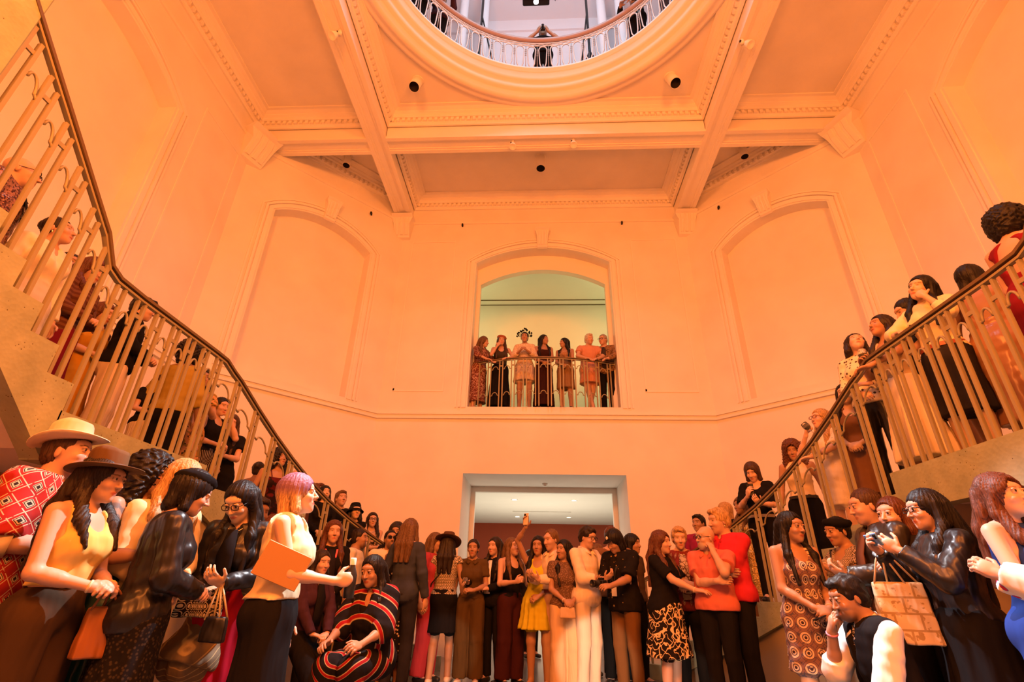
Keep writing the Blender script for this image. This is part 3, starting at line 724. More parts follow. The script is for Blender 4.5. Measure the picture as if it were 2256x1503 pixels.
# ---------------------------------------------------------------- body modelling: smooth solid fields -> meshes
def nz(v): v = np.array(v, float); return v/(np.linalg.norm(v)+1e-12)
def rotm(rx=0, ry=0, rz=0):
    return np.array(Matrix.Rotation(R_(rz), 3, 'Z')@Matrix.Rotation(R_(ry), 3, 'Y')@Matrix.Rotation(R_(rx), 3, 'X'))
def axis_grid(lo, hi, h, fine):
    out = [lo]; x = lo
    while x < hi:
        s = h
        for a, b, hf in fine:
            if a <= x < b: s = min(s, hf)
            elif x < a < x+s: s = max(min(s, a-x), hf)
        x += s; out.append(x)
    return np.array(out, np.float32)
class Field:
    def __init__(s, lo, hi, h, fine=()):
        """fine: list of (center, radius, h)"""
        s.ax = []
        for k in range(3):
            s.ax.append(axis_grid(lo[k], hi[k], h, [(c[k]-r, c[k]+r, hf) for c, r, hf in fine]))
        s.F = np.full([len(a) for a in s.ax], 1.0, np.float32)
    def sub(s, lo, hi):
        sl = []
        for k in range(3):
            i = max(0, np.searchsorted(s.ax[k], lo[k])-1); j = min(len(s.ax[k]), np.searchsorted(s.ax[k], hi[k])+1)
            if j <= i: return None
            sl.append(slice(i, j))
        X = s.ax[0][sl[0]][:, None, None]; Y = s.ax[1][sl[1]][None, :, None]; Z = s.ax[2][sl[2]][None, None, :]
        return tuple(sl), X, Y, Z
    def prim(s, p, k=.03, op='+', t=0.0):
        kind = p[0]; m = .05+k
        if kind == 'rc':
            _, a, b, ra, rb = p[:5]; ra += t; rb += t
            lo = np.minimum(a-ra, b-rb)-m; hi = np.maximum(a+ra, b+rb)+m
        elif kind == 'el':
            _, c, R, r = p[:4]; r = np.array(r, float)+t; e = np.sqrt(((R*r)**2).sum(1)); lo = c-e-m; hi = c+e+m
        elif kind == 'fn': _, lo, hi, fn = p
        q = s.sub(lo, hi)
        if q is None: return
        sl, X, Y, Z = q
        if kind == 'rc':
            d = b-a; L2 = float(d@d)+1e-9
            h = np.clip(((X-a[0])*d[0]+(Y-a[1])*d[1]+(Z-a[2])*d[2])/L2, 0, 1)
            D = np.sqrt((X-a[0]-h*d[0])**2+(Y-a[1]-h*d[1])**2+(Z-a[2]-h*d[2])**2)-(ra+(rb-ra)*h)
            if len(p) > 5 and 'e' in p[5]:       # flat cut at b
                n = d/math.sqrt(L2); D = np.maximum(D, (X-b[0])*n[0]+(Y-b[1])*n[1]+(Z-b[2])*n[2])
        elif kind == 'el':
            u = [((X-c[0])*R[0, i]+(Y-c[1])*R[1, i]+(Z-c[2])*R[2, i]) for i in range(3)]
            k0 = np.sqrt((u[0]/r[0])**2+(u[1]/r[1])**2+(u[2]/r[2])**2); k1 = np.sqrt((u[0]/r[0]**2)**2+(u[1]/r[1]**2)**2+(u[2]/r[2]**2)**2)+1e-6
            D = k0*(k0-1)/k1
        else: D = fn(X, Y, Z)
        F = s.F[sl]
        if op == '+':
            if k > 0: hh = np.maximum(k-np.abs(F-D), 0)/k; s.F[sl] = np.minimum(F, D)-hh*hh*k*.25
            else: s.F[sl] = np.minimum(F, D)
        elif op == '-':
            D = -D
            if k > 0: hh = np.maximum(k-np.abs(F-D), 0)/k; s.F[sl] = np.maximum(F, D)+hh*hh*k*.25
            else: s.F[sl] = np.maximum(F, D)
    def cut(s, pt, n):
        """keep the side where (p-pt).n < 0"""
        n = nz(n); X = s.ax[0][:, None, None]; Y = s.ax[1][None, :, None]; Z = s.ax[2][None, None, :]
        s.F = np.maximum(s.F, ((X-pt[0])*n[0]+(Y-pt[1])*n[1]+(Z-pt[2])*n[2]).astype(np.float32))
    def warp(s, fn):
        X = s.ax[0][:, None, None]; Y = s.ax[1][None, :, None]; Z = s.ax[2][None, None, :]
        s.F = (s.F+fn(X, Y, Z)).astype(np.float32)
    def mesh(s):
        F = s.F; F[0], F[-1], F[:, 0], F[:, -1], F[:, :, 0], F[:, :, -1] = 1, 1, 1, 1, 1, 1
        ins = F < 0; n = F.shape; cd = (n[0]-1, n[1]-1, n[2]-1)
        ids = []; pts = []; quads = []; flips = []
        for a in range(3):
            sa = [slice(None)]*3; sb = [slice(None)]*3; sa[a] = slice(0, -1); sb[a] = slice(1, None)
            I = np.nonzero(ins[tuple(sa)] != ins[tuple(sb)])
            if len(I[0]) == 0: continue
            J = list(I); J[a] = I[a]+1
            f0 = F[I]; f1 = F[tuple(J)]; t = f0/(f0-f1)
            P_ = np.stack([s.ax[k][I[k]] for k in range(3)], 1).astype(np.float64)
            P_[:, a] += t*(s.ax[a][J[a]]-s.ax[a][I[a]])
            b, c = [(1, 2), (2, 0), (0, 1)][a]
            cid = []
            for (db, dc) in ((-1, -1), (0, -1), (0, 0), (-1, 0)):
                K = list(I); K[b] = I[b]+db; K[c] = I[c]+dc
                cid.append((K[0]*cd[1]+K[1])*cd[2]+K[2])
            for q in cid: ids.append(q); pts.append(P_)
            Q = np.stack(cid, 1); fl = ~ins[I]
            Q[fl] = Q[fl][:, ::-1]; quads.append(Q)
        if not quads: return None
        ids = np.concatenate(ids); pts = np.concatenate(pts); Q = np.concatenate(quads)
        u, inv = np.unique(ids, return_inverse=True); cnt = np.bincount(inv).astype(float)
        V = np.stack([np.bincount(inv, pts[:, k])/cnt for k in range(3)], 1)
        return V, np.searchsorted(u, Q)
def np_mesh(name, V, Q, mat, parent, col=None):
    me = bpy.data.meshes.new(name); nv, nq = len(V), len(Q)
    me.vertices.add(nv); me.vertices.foreach_set('co', V.astype(np.float32).ravel())
    me.loops.add(nq*4); me.loops.foreach_set('vertex_index', Q.astype(np.int32).ravel())
    me.polygons.add(nq); me.polygons.foreach_set('loop_start', np.arange(0, nq*4, 4, dtype=np.int32)); me.polygons.foreach_set('loop_total', np.full(nq, 4, np.int32))
    me.polygons.foreach_set('use_smooth', np.ones(nq, bool))
    if col is not None:
        at = me.color_attributes.new('Col', 'FLOAT_COLOR', 'POINT'); at.data.foreach_set('color', np.c_[col, np.ones(nv)].astype(np.float32).ravel())
    me.materials.append(mat); me.update(); me.validate()
    o = bpy.data.objects.new(name, me); COL.objects.link(o); o.parent = parent; return o

# ---------------------------------------------------------------- skin and cloth materials
def skin_mat():
    m, nt, b = nodes('skin'); setc(b, (.5, .3, .2), .48, 0, .35)
    a = nt.nodes.new('ShaderNodeAttribute'); a.attribute_name = 'Col'; nt.links.new(a.outputs['Color'], b.inputs['Base Color'])
    return m
M_SKIN = skin_mat()
SKIN = {'fair': (.66, .43, .33), 'light': (.58, .36, .26), 'asian': (.62, .42, .29), 'tan': (.42, .24, .15), 'brown': (.24, .125, .075), 'dark': (.14, .07, .045)}
HAIRC = {'black': (.008, .006, .006), 'dark': (.02, .012, .009), 'brown': (.06, .03, .018), 'auburn': (.10, .035, .018), 'lbrown': (.14, .075, .035), 'blond': (.45, .28, .12), 'grey': (.34, .30, .27), 'white': (.55, .5, .45)}
def hair_mat(c, c2=None):
    key = ('hair', c, c2)
    if key in MC: return MC[key]
    m, nt, b = nodes('hair'); setc(b, HAIRC.get(c, (.02, .012, .009)), .5, 0, .28); v = texco(nt, (1, 1, .12)); n = noise(nt, v, 170, 3); base = HAIRC[c]
    colr = ramp(nt, n, [(.35, tuple(x*.55 for x in base)), (.65, tuple(min(1, x*1.45) for x in base))])
    if c2:
        tc = nt.nodes.new('ShaderNodeTexCoord'); sp = nt.nodes.new('ShaderNodeSeparateXYZ'); nt.links.new(tc.outputs['Object'], sp.inputs[0])
        mr = nt.nodes.new('ShaderNodeMapRange'); mr.inputs[1].default_value = 1.555; mr.inputs[2].default_value = 1.605; nt.links.new(sp.outputs[2], mr.inputs[0])
        mx = nt.nodes.new('ShaderNodeMix'); mx.data_type = 'RGBA'; nt.links.new(mr.outputs[0], mx.inputs['Factor']); nt.links.new(colr, mx.inputs['A']); mx.inputs['B'].default_value = (*c2, 1); colr = mx.outputs['Result']
    nt.links.new(colr, b.inputs['Base Color']); bump(nt, b, n, .5, .004); MC[key] = m; return m
def cloth(kind, c1, c2=(0, 0, 0), scale=1.0, c3=None):
    key = ('cloth', kind, tuple(c1), tuple(c2), scale, c3)
    if key in MC: return MC[key]
    m, nt, b = nodes('fabric_'+kind); setc(b, c1, .9, 0, .06 if max(c1) < .05 else .12); v = texco(nt)
    base = b.inputs['Base Color']; L = nt.links.new
    fold = noise(nt, texco(nt, (6, 6, 1.6)), 1.6, 2)
    def mth(op, a, c=None):
        n = nt.nodes.new('ShaderNodeMath'); n.operation = op
        if hasattr(a, 'links'): L(a, n.inputs[0])
        else: n.inputs[0].default_value = a
        if c is not None:
            if hasattr(c, 'links'): L(c, n.inputs[1])
            else: n.inputs[1].default_value = c
        return n.outputs[0]
    def voro(sc_, feat='F1', vec=None, rnd=1):
        n = nt.nodes.new('ShaderNodeTexVoronoi'); n.feature = feat; n.inputs['Scale'].default_value = sc_; n.inputs['Randomness'].default_value = rnd; L(vec or v, n.inputs['Vector']); return n
    if kind == 'leather': b.inputs['Roughness'].default_value = .36; b.inputs['Specular IOR Level'].default_value = .42
    elif kind == 'satin': b.inputs['Roughness'].default_value = .33; b.inputs['Specular IOR Level'].default_value = .5
    elif kind == 'dots':
        L(ramp(nt, voro(28*scale, rnd=.7).outputs['Distance'], [(.28, c2), (.32, c1)]), base)
    elif kind == 'speck':
        n1 = noise(nt, v, 3, 2); vo = voro(55*scale).outputs['Distance']; L(ramp(nt, mth('ADD', vo, mth('MULTIPLY', n1, .9)), [(.52, c2), (.58, c1)]), base)
    elif kind == 'stripes':
        w_ = nt.nodes.new('ShaderNodeTexWave'); w_.inputs['Scale'].default_value = 14*scale; w_.bands_direction = 'Z'; L(v, w_.inputs[0]); L(ramp(nt, w_.outputs[0], [(.45, c1), (.55, c2)]), base)
    elif kind == 'pinstripe':
        w_ = nt.nodes.new('ShaderNodeTexWave'); w_.inputs['Scale'].default_value = 10*scale; w_.bands_direction = 'X'; L(v, w_.inputs[0]); L(ramp(nt, w_.outputs[0], [(.72, c1), (.8, c2)]), base)
    elif kind == 'floral':
        n = noise(nt, v, 9*scale, 2); n2 = noise(nt, v, 17*scale, 3)
        r1 = ramp(nt, n, [(.44, c1), (.47, c2), (.55, c2), (.58, c1)])
        mx = nt.nodes.new('ShaderNodeMix'); mx.data_type = 'RGBA'; L(ramp(nt, n2, [(.6, (0, 0, 0)), (.63, (1, 1, 1))]), mx.inputs['Factor']); L(r1, mx.inputs['A']); mx.inputs['B'].default_value = (*(c3 or c2), 1); L(mx.outputs['Result'], base)
    elif kind == 'scribble':
        n = noise(nt, v, 11*scale, 1); a_ = mth('ABSOLUTE', mth('SUBTRACT', n, .5)); n2 = noise(nt, v, 13*scale+3, 1); b_ = mth('ABSOLUTE', mth('SUBTRACT', n2, .5))
        L(ramp(nt, mth('MINIMUM', a_, b_), [(.018, c2), (.026, c1)]), base)
    elif kind in ('ikat', 'medallion', 'chain', 'tile'):
        sc_ = {'ikat': 9, 'medallion': 7.5, 'chain': 17, 'tile': 24}[kind]*scale
        mp = nt.nodes.new('ShaderNodeMapping'); L(v, mp.inputs[0]); mp.inputs['Scale'].default_value = (1, .0, .62 if kind == 'ikat' else 1)
        mp.inputs['Rotation'].default_value = (0, 0, 0)
        sp = nt.nodes.new('ShaderNodeSeparateXYZ'); L(v, sp.inputs[0])
        at_ = nt.nodes.new('ShaderNodeMath'); at_.operation = 'ARCTAN2'; L(sp.outputs[0], at_.inputs[0]); L(sp.outputs[1], at_.inputs[1])
        cb = nt.nodes.new('ShaderNodeCombineXYZ'); L(mth('MULTIPLY', at_.outputs[0], .17), cb.inputs[0]); L(sp.outputs[2], cb.inputs[2])
        if kind == 'ikat':
            mu = nt.nodes.new('ShaderNodeVectorMath'); mu.operation = 'MULTIPLY'; L(cb.outputs[0], mu.inputs[0]); mu.inputs[1].default_value = (1, 1, .6); vec = mu.outputs[0]
        else: vec = cb.outputs[0]
        vo = voro(sc_, 'F1', vec, .0); dd = vo.outputs['Distance']
        if kind == 'ikat': vo.distance = 'MANHATTAN'; st = [(.10, c2), (.13, c3), (.19, c3), (.22, c2), (.27, c3), (.31, c1), (.44, c1), (.47, c3), (.52, c3), (.54, c1)]
        elif kind == 'medallion': st = [(.06, (.05, .03, .04)), (.10, c2), (.16, c2), (.18, c3), (.23, c3), (.25, c2), (.36, c2), (.38, (.06, .04, .05)), (.41, c1), (.52, c3), (.56, c1)]
        elif kind == 'chain': st = [(.10, c2), (.22, c1), (.34, c1), (.38, c2), (.44, c2), (.47, c1)]
        else: st = [(.2, c2), (.25, c1), (.4, c1), (.43, c2)]
        r1 = ramp(nt, dd, st, 'CONSTANT'); n = noise(nt, vec, sc_*3.2, 2)
        mx = nt.nodes.new('ShaderNodeMix'); mx.data_type = 'RGBA'; L(ramp(nt, n, [(.60, (0, 0, 0)), (.63, (1, 1, 1))]), mx.inputs['Factor']); L(r1, mx.inputs['A']); mx.inputs['B'].default_value = (*(c3 if kind == 'medallion' else c1), 1); L(mx.outputs['Result'], base)
    elif kind == 'swirl':
        w_ = nt.nodes.new('ShaderNodeTexWave'); w_.wave_type = 'RINGS'; w_.rings_direction = 'SPHERICAL'; w_.inputs['Scale'].default_value = 6*scale; w_.inputs['Distortion'].default_value = 5; w_.inputs['Detail'].default_value = 1; w_.inputs['Detail Scale'].default_value = .6
        mp = nt.nodes.new('ShaderNodeMapping'); mp.inputs['Location'].default_value = (-.1, .2, -.35); L(v, mp.inputs[0]); L(mp.outputs[0], w_.inputs[0]); L(ramp(nt, w_.outputs[0], [(.42, c1), (.5, c2), (.62, c2), (.7, c1)]), base)
    elif kind == 'formline':
        w_ = nt.nodes.new('ShaderNodeTexWave'); w_.wave_type = 'RINGS'; w_.rings_direction = 'SPHERICAL'; w_.inputs['Scale'].default_value = 1.5*scale; w_.inputs['Distortion'].default_value = 5.5; w_.inputs['Detail'].default_value = .5; w_.inputs['Detail Scale'].default_value = .8
        mp = nt.nodes.new('ShaderNodeMapping'); mp.inputs['Location'].default_value = (-.02, .3, -.62); mp.inputs['Scale'].default_value = (1.2, .6, 1); L(v, mp.inputs[0]); L(mp.outputs[0], w_.inputs[0])
        L(ramp(nt, w_.outputs[0], [(.16, c1), (.2, c3), (.26, c3), (.30, c2), (.62, c2), (.66, c3), (.7, c1), (1, c1)]), base)
    elif kind == 'lace':
        L(ramp(nt, voro(60*scale).outputs['Distance'], [(.25, c2), (.45, c1)]), base)
    elif kind == 'sequin':
        vo = voro(90*scale); L(ramp(nt, vo.outputs['Color'], [(.35, c1), (.6, c2)]), base); b.inputs['Roughness'].default_value = .3; b.inputs['Metallic'].default_value = .5; bump(nt, b, vo.outputs['Distance'], .8, .004)
    elif kind == 'fringe':
        n = noise(nt, texco(nt, (60, 60, 5)), 1.5, 3); L(ramp(nt, n, [(.35, c1), (.65, c2)]), base); bump(nt, b, n, .9, .012)
    elif kind == 'denim':
        n = noise(nt, v, 5, 3); L(ramp(nt, n, [(.3, c1), (.7, c2)]), base)
    elif kind == 'panels':
        br = nt.nodes.new('ShaderNodeTexBrick'); br.inputs['Scale'].default_value = 1; br.inputs['Brick Width'].default_value = .13*scale; br.inputs['Row Height'].default_value = .085*scale; br.inputs['Mortar Size'].default_value = .006
        br.inputs['Color1'].default_value = (*c1, 1); br.inputs['Color2'].default_value = (*c1, 1); br.inputs['Mortar'].default_value = (*c2, 1)
        L(texco(nt, (1, 1, 1), (R_(90), 0, 0)), br.inputs[0]); n2 = noise(nt, v, 30, 3)
        mx = nt.nodes.new('ShaderNodeMix'); mx.data_type = 'RGBA'; L(ramp(nt, n2, [(.58, (0, 0, 0)), (.62, (1, 1, 1))]), mx.inputs['Factor']); L(br.outputs[0], mx.inputs['A']); mx.inputs['B'].default_value = (*c2, 1); L(mx.outputs['Result'], base)
    elif kind == 'bloom':
        n = voro(7*scale); n2 = noise(nt, v, 10*scale, 2)
        dd = mth('ADD', n.outputs['Distance'], mth('MULTIPLY', n2, .35)); L(ramp(nt, dd, [(.34, c2), (.40, c3), (.46, c1)]), base)
    if kind not in ('sequin', 'fringe'): bump(nt, b, fold, .55 if kind != 'leather' else .9, .05 if kind != 'leather' else .05)
    MC[key] = m; return m
# ---------------------------------------------------------------- people
UPV = np.array([0, 0, 1.])
def arm_ik(sh, wr, l1, l2, pole):
    d = wr-sh; L = np.linalg.norm(d); mx = (l1+l2)*.985
    if L > mx: wr = sh+d/L*mx; d = wr-sh; L = mx
    u = d/L; a = (l1*l1-l2*l2+L*L)/(2*L); h = math.sqrt(max(0, l1*l1-a*a)); p = pole-u*(pole@u); p = nz(p)
    return sh+u*a+p*h, wr
# arm poses: (wrist x(outward), y(+back,-front), z) relative to torso frame, hand direction, palm normal, elbow pole, curl
ARMS = {
 'down': ((.27, -.02, .86), (.05, -.12, -1), (-1, -.2, 0), (.3, 1, .1), .35),
 'back': ((.10, .17, 1.0), (-.5, .1, -.8), (0, 1, 0), (1, .6, 0), .4),
 'clasp': ((.055, -.21, .99), (-.8, -.5, -.35), (0, .8, -.6), (.7, .8, -.2), .8),
 'waist': ((.06, -.23, 1.06), (-.85, -.45, .1), (0, .6, -.8), (.7, .8, -.3), .8),
 'chest': ((.07, -.26, 1.2), (-.6, -.5, .5), (-.2, .5, -.6), (.7, .5, -.8), .8),
 'phone': ((.07, -.30, 1.22), (-.35, -.55, .7), (-.3, .6, -.2), (.6, .4, -1), .7),
 'phonelow': ((.06, -.30, 1.12), (-.3, -.8, .45), (-.3, .4, .8), (.6, .6, -1), .7),
 'camera': ((.10, -.20, 1.44), (-.4, -.5, .7), (-.5, .5, .2), (.9, -.2, -1), .9),
 'chin': ((.09, -.17, 1.42), (-.5, .2, .85), (-.3, .9, 0), (.5, -.3, -1), 1.2),
 'folded': ((-.13, -.20, 1.16), (-.95, .1, .1), (0, .9, -.2), (1, .3, -.8), .6),
 'foldedlow': ((-.10, -.21, 1.12), (-.95, .2, -.1), (0, .9, 0), (1, .3, -.8), .5),
 'raise': ((.12, -.22, 1.80), (0, -.1, 1), (-.2, -1, 0), (1, .2, .2), .6),
 'fwd': ((.14, -.40, 1.12), (-.1, -1, .1), (-.6, 0, -.8), (.4, .3, -1), .6),
 'fwdhi': ((.12, -.40, 1.28), (-.1, -.8, .6), (-.6, 0, -.3), (.5, .3, -1), .6),
 'rail': ((.12, -.36, 1.10), (-.7, -.6, -.1), (0, 0, -1), (.9, .5, -.1), .5),
 'glass': ((.14, -.30, 1.15), (-.2, -.9, .35), (-1, 0, 0), (.5, .5, -1), 1.1),
 'drink': ((.07, -.20, 1.40), (-.35, .1, .9), (-.6, .5, 0), (.8, -.2, -1), 1.2),
 'clap': ((.09, -.34, 1.30), (-.35, -.5, .8), (-1, 0, 0), (.7, .4, -1), .2),
 'hip': ((.20, -.06, 1.02), (-.7, -.5, -.3), (-.6, .5, 0), (1, .6, 0), .5),
 'hair': ((.12, -.02, 1.50), (-.6, .3, .8), (-.6, 0, 0), (1, -.4, .1), .8),
 'knee': ((.06, -.36, .80), (-.8, -.5, -.2), (0, 0, -1), (.8, .5, .2), .7),
}
NP = [0]; PEOPLE = []
def person(label, u, v, H=None, D=None, face=0, skin='light', hair='dark', hs='short', top=('tee', ('plain', (.02, .02, .02))), bot=('pants', ('plain', (.015, .015, .015))),
           arms=('down', 'down'), head=(0, 0, 0), lean=0, side=0, legs='stand', m=0, fat=1.0, lod=1, zone=None, z0=None, glasses=None, hat=None, beard=0, shoes=(.02, .02, .02), hold=(), group=None,
           twist=0, over=None, tatt=False, hc2=None, seat=.45, extras=(), dshift=0):
    """m=1 male build; lod 0 near, 1 middle, 2 far"""
    g = dict(m=m)
    sw = .188 if m else .163; tw = (1.12 if m else 1.0)*fat
    Rt = rotm(lean, side, twist)
    pel = np.array([0, .0, .93]); floor_drop = 0
    if legs in ('crouch', 'kneel'): pel = np.array([0, .05, .42])
    elif legs == 'sit': pel = np.array([0, .05, seat+.07])
    T = lambda p: pel+Rt@(np.array(p, float)-np.array([0, 0, .93]))
    HR_ = Rt@rotm(0, 0, head[0])@rotm(head[1], 0, 0)@rotm(0, head[2], 0)
    neck = T((0, .0, 1.455)); hc = neck+Rt@np.array([0, -.014, .048])+HR_@np.array([0, -.012, .075])
    top_l = hc+HR_@np.array([0, .02, .112])
    # ---- placement
    ok = None
    d = ray(u, v)
    rz = R_(face)-math.atan2(d[0], d[1])
    cz, sz = math.cos(rz), math.sin(rz)
    def solve(Dd):
        Tp = CAMP+d*Dd; 
        k = 1.0
        for it in range(6):
            ox, oy = k*(cz*top_l[0]-sz*top_l[1]), k*(sz*top_l[0]+cz*top_l[1]); x, y = Tp[0]-ox, Tp[1]-oy
            f = z0 if z0 is not None else (0.0 if zone is None else floor_z(x, y))
            k = (Tp[2]-f)/top_l[2]
        return k, x, y, f
    if D is not None: k, x, y, f = solve(D)
    else:
        best = None
        for Dd in np.arange(1.6, 19, .02):
            k, x, y, f = solve(Dd)
            if zone is not None and f <= 0: continue
            e = abs(k*1.7-H)
            if best is None or e < best[0]: best = (e, Dd)
            if k*1.7 > H and best[0] < .06 and zone is None: break
        k, x, y, f = solve(best[1]); D = best[1]
    PEOPLE.append((label[:40], round(x, 2), round(y, 2), round(f, 2), round(k*1.7, 2), round(D, 2)))
    root = empty('person', (x, y, f), rz, label, 'person', group); root.scale = (k, k, k)
    vb, vh, vd = ((.013, .0042, .0052), (.016, .0062, .0075), (.021, .0095, .012))[lod]
    # ---- skeleton
    sh = {}; el = {}; wr = {}; hd = {}; pn = {}; cu = {}
    for i, sd in ((0, 1), (1, -1)):      # 0: left (+x), 1: right
        a = arms[i]; a = ARMS[a] if isinstance(a, str) else a
        sh[i] = T((sd*sw, .012, 1.395)); w_ = T((sd*a[0][0], a[0][1], a[0][2]))
        pole = Rt@np.array([sd*a[3][0], a[3][1], a[3][2]])
        el[i], wr[i] = arm_ik(sh[i], w_, .285, .25, pole)
        hd[i] = nz(Rt@np.array([sd*a[1][0], a[1][1], a[1][2]])); pn[i] = nz(Rt@np.array([sd*a[2][0], a[2][1], a[2][2]])); cu[i] = a[4]
    hip = {}; kn = {}; an = {}
    for i, sd in ((0, 1), (1, -1)):
        hip[i] = pel+rotm(0, 0, twist)@np.array([sd*.088, .005, -.03])
        if legs == 'stand': kn[i] = np.array([sd*.095, -.012, .49]); an[i] = np.array([sd*.10, .025, .085])
        elif legs == 'apart': kn[i] = np.array([sd*.15, -.012, .49]); an[i] = np.array([sd*.20, .025, .085])
        elif legs == 'step': kn[i] = np.array([sd*.09, -.10 if i else .0, .49]); an[i] = np.array([sd*.09, -.10 if i else .13, .085])
        elif legs == 'cross': kn[i] = np.array([sd*.05, -.05 if i else .02, .49]); an[i] = np.array([-sd*.03, -.08 if i else .05, .085])
        elif legs == 'sit': kn[i] = np.array([sd*.10, -.40, seat+.05]); an[i] = np.array([sd*.09, -.36, .085])
        elif legs == 'sitcross': kn[i] = np.array([sd*.07, -.42, seat+.05+.08*i]); an[i] = np.array([sd*.08 if i == 0 else .14, -.40-.16*i, .085+.12*i])
        elif legs == 'crouch':
            kn[i] = np.array([sd*.14, -.32, .52]) if i == 0 else np.array([sd*.15, -.26, .12]); an[i] = np.array([sd*.12, -.14, .085]) if i == 0 else np.array([sd*.12, .14, .11])
        elif legs == 'kneel':
            kn[i] = np.array([sd*.14, -.34, .40]); an[i] = np.array([sd*.12, -.10, .085])
    if legs == 'sit' or legs == 'sitcross': pel = pel
    tor = [('el', T((0, .012, .95)), Rt, np.array([.158*tw, .108*fat, .125])), ('el', T((0, .0, 1.10)), Rt, np.array([(.122 if not m else .142)*tw*fat**.5, .09*fat, .15])),
           ('el', T((0, .0, 1.26)), Rt, np.array([.142*tw, .105*fat, .165])), ('el', T((0, .012, 1.37)), Rt, np.array([sw*.98, .075, .07]))]
    if not m: tor += [('el', T((sd*.066, -.078, 1.245)), Rt, np.array([.062, .056, .064])*fat**.5) for sd in (1, -1)]
    tor += [('el', T((sd*.07, .065, .915)), Rt, np.array([.085, .08, .095])*fat**.5) for sd in (1, -1)]
    nr = .058 if m else .048
    neckp = [('rc', T((0, .02, 1.41)), hc+HR_@np.array([0, .022, -.055]), nr*1.12, nr), ('rc', T((-.09, .02, 1.405)), T((.09, .02, 1.405)), .045, .045), ('rc', T((0, .02, 1.44)), T((.12, .02, 1.40)), .04, .035), ('rc', T((0, .02, 1.44)), T((-.12, .02, 1.40)), .04, .035)]
    ar = (.050, .040, .027) if m else (.042, .034, .022)
    ar = tuple(a_*fat**.6 for a_ in ar)
    up = {i: ('rc', sh[i], el[i], ar[0], ar[1]) for i in (0, 1)}; fo = {i: ('rc', el[i], wr[i], ar[1], ar[2]) for i in (0, 1)}
    lr = (.082*fat, .055, .038) if not m else (.084*fat, .058, .042)
    th = {i: ('rc', hip[i], kn[i], lr[0], lr[1]) for i in (0, 1)}; cf = {i: ('rc', kn[i], an[i], lr[1], lr[2]) for i in (0, 1)}
    # ---- which body regions show
    tk, tmat = top; bk = bot[0]
    lo = np.minimum.reduce([an[0], an[1], wr[0], wr[1], el[0], el[1], hc, pel])-np.array([.24, .24, .10]); hi = np.maximum.reduce([an[0], an[1], wr[0], wr[1], el[0], el[1], hc, pel])+np.array([.24, .24, .2])
    lo[2] = -.005; hi[2] = max(hi[2], top_l[2]+.05)
    fine = [(hc, .15, vh)]
    fine += [(wr[i]+hd[i]*.08, .115, vd) for i in (0, 1)]
    Fd = Field(lo, hi, vb, fine)
    for p in tor: Fd.prim(p, .04)
    for p in neckp: Fd.prim(p, .03)
    for i in (0, 1):
        Fd.prim(up[i], .03); Fd.prim(fo[i], .02)
        c = el[i]+(wr[i]-el[i])*.25; Fd.prim(('rc', c, c+(wr[i]-el[i])*.15, ar[1]*1.02, ar[1]*.95), .02)
        Fd.prim(th[i], .035); Fd.prim(cf[i], .03)
        dn = nz(an[i]-kn[i]); bk_ = np.array([0, 1., 0]); cc = kn[i]+(an[i]-kn[i])*.28+(bk_-dn*(bk_@dn))*.018; Fd.prim(('rc', cc, cc+dn*.10, .045, .036), .03)
        toe = an[i]+np.array([(.02 if i == 0 else -.02), -.15, -.055]); heel = an[i]+np.array([0, .03, -.045])
        Fd.prim(('rc', heel, toe, .032, .026), .02); Fd.prim(('rc', an[i], toe, .034, .022), .02)
    if legs in ('crouch',): pass
    # hands
    HND = {}
    for i, sd in ((0, 1), (1, -1)):
        dd = hd[i]; n = nz(pn[i]-dd*(pn[i]@dd)); s_ = np.cross(dd, n)*(-sd)*1.0      # thumb side
        pr = max(.0088, vd*.95); Rm = np.stack([s_, dd, n], 1)
        pc = wr[i]+dd*.05
        Fd.prim(('rc', wr[i]-dd*.01, wr[i]+dd*.02, ar[2]*.95, ar[2]*.9), .012)
        Fd.prim(('el', pc, Rm, np.array([.040, .048, .0175])), .012)
        cv = cu[i]
        for j, (o, Lf) in enumerate(((.030, .072), (.010, .082), (-.010, .076), (-.029, .060))):
            a = wr[i]+dd*(.083-.004*abs(j-1.2))+s_*o; c_ = cv*(1+.08*j)
            d1 = nz(dd*math.cos(c_*.6)+n*math.sin(c_*.6)+s_*(.10-.07*j)*(1-min(1, cv)*.7)); d2 = nz(dd*math.cos(c_*1.5)+n*math.sin(c_*1.5)); d3 = nz(dd*math.cos(c_*2.2)+n*math.sin(c_*2.2))
            b1 = a+d1*Lf*.45; b2 = b1+d2*Lf*.32; b3 = b2+d3*Lf*.23
            Fd.prim(('rc', a-dd*.02, b1, pr*1.08, pr), .004); Fd.prim(('rc', b1, b2, pr, pr*.94), .003); Fd.prim(('rc', b2, b3, pr*.94, pr*.85), .003)
        a = wr[i]+dd*.022+s_*.028; b1 = a+nz(dd*.65+s_*.75+n*.35)*.042; b2 = b1+nz(dd*.9+s_*.25+n*(.3+.4*cv))*.034
        Fd.prim(('rc', a, b1, pr*1.35, pr*1.12), .008); Fd.prim(('rc', b1, b2, pr*1.12, pr*.95), .003)
        grip = wr[i]+dd*.085+n*.032
        HND[i] = (grip, dd, n, s_)
    # head
    E_ = lambda c, r, k=.015, op='+', R=None: Fd.prim(('el', hc+HR_@np.array(c, float), HR_ if R is None else HR_@R, np.array(r, float)), k, op)
    C_ = lambda a, b, ra, rb, k=.012, op='+': Fd.prim(('rc', hc+HR_@np.array(a, float), hc+HR_@np.array(b, float), ra, rb), k, op)
    jw = 1.06 if m else .97
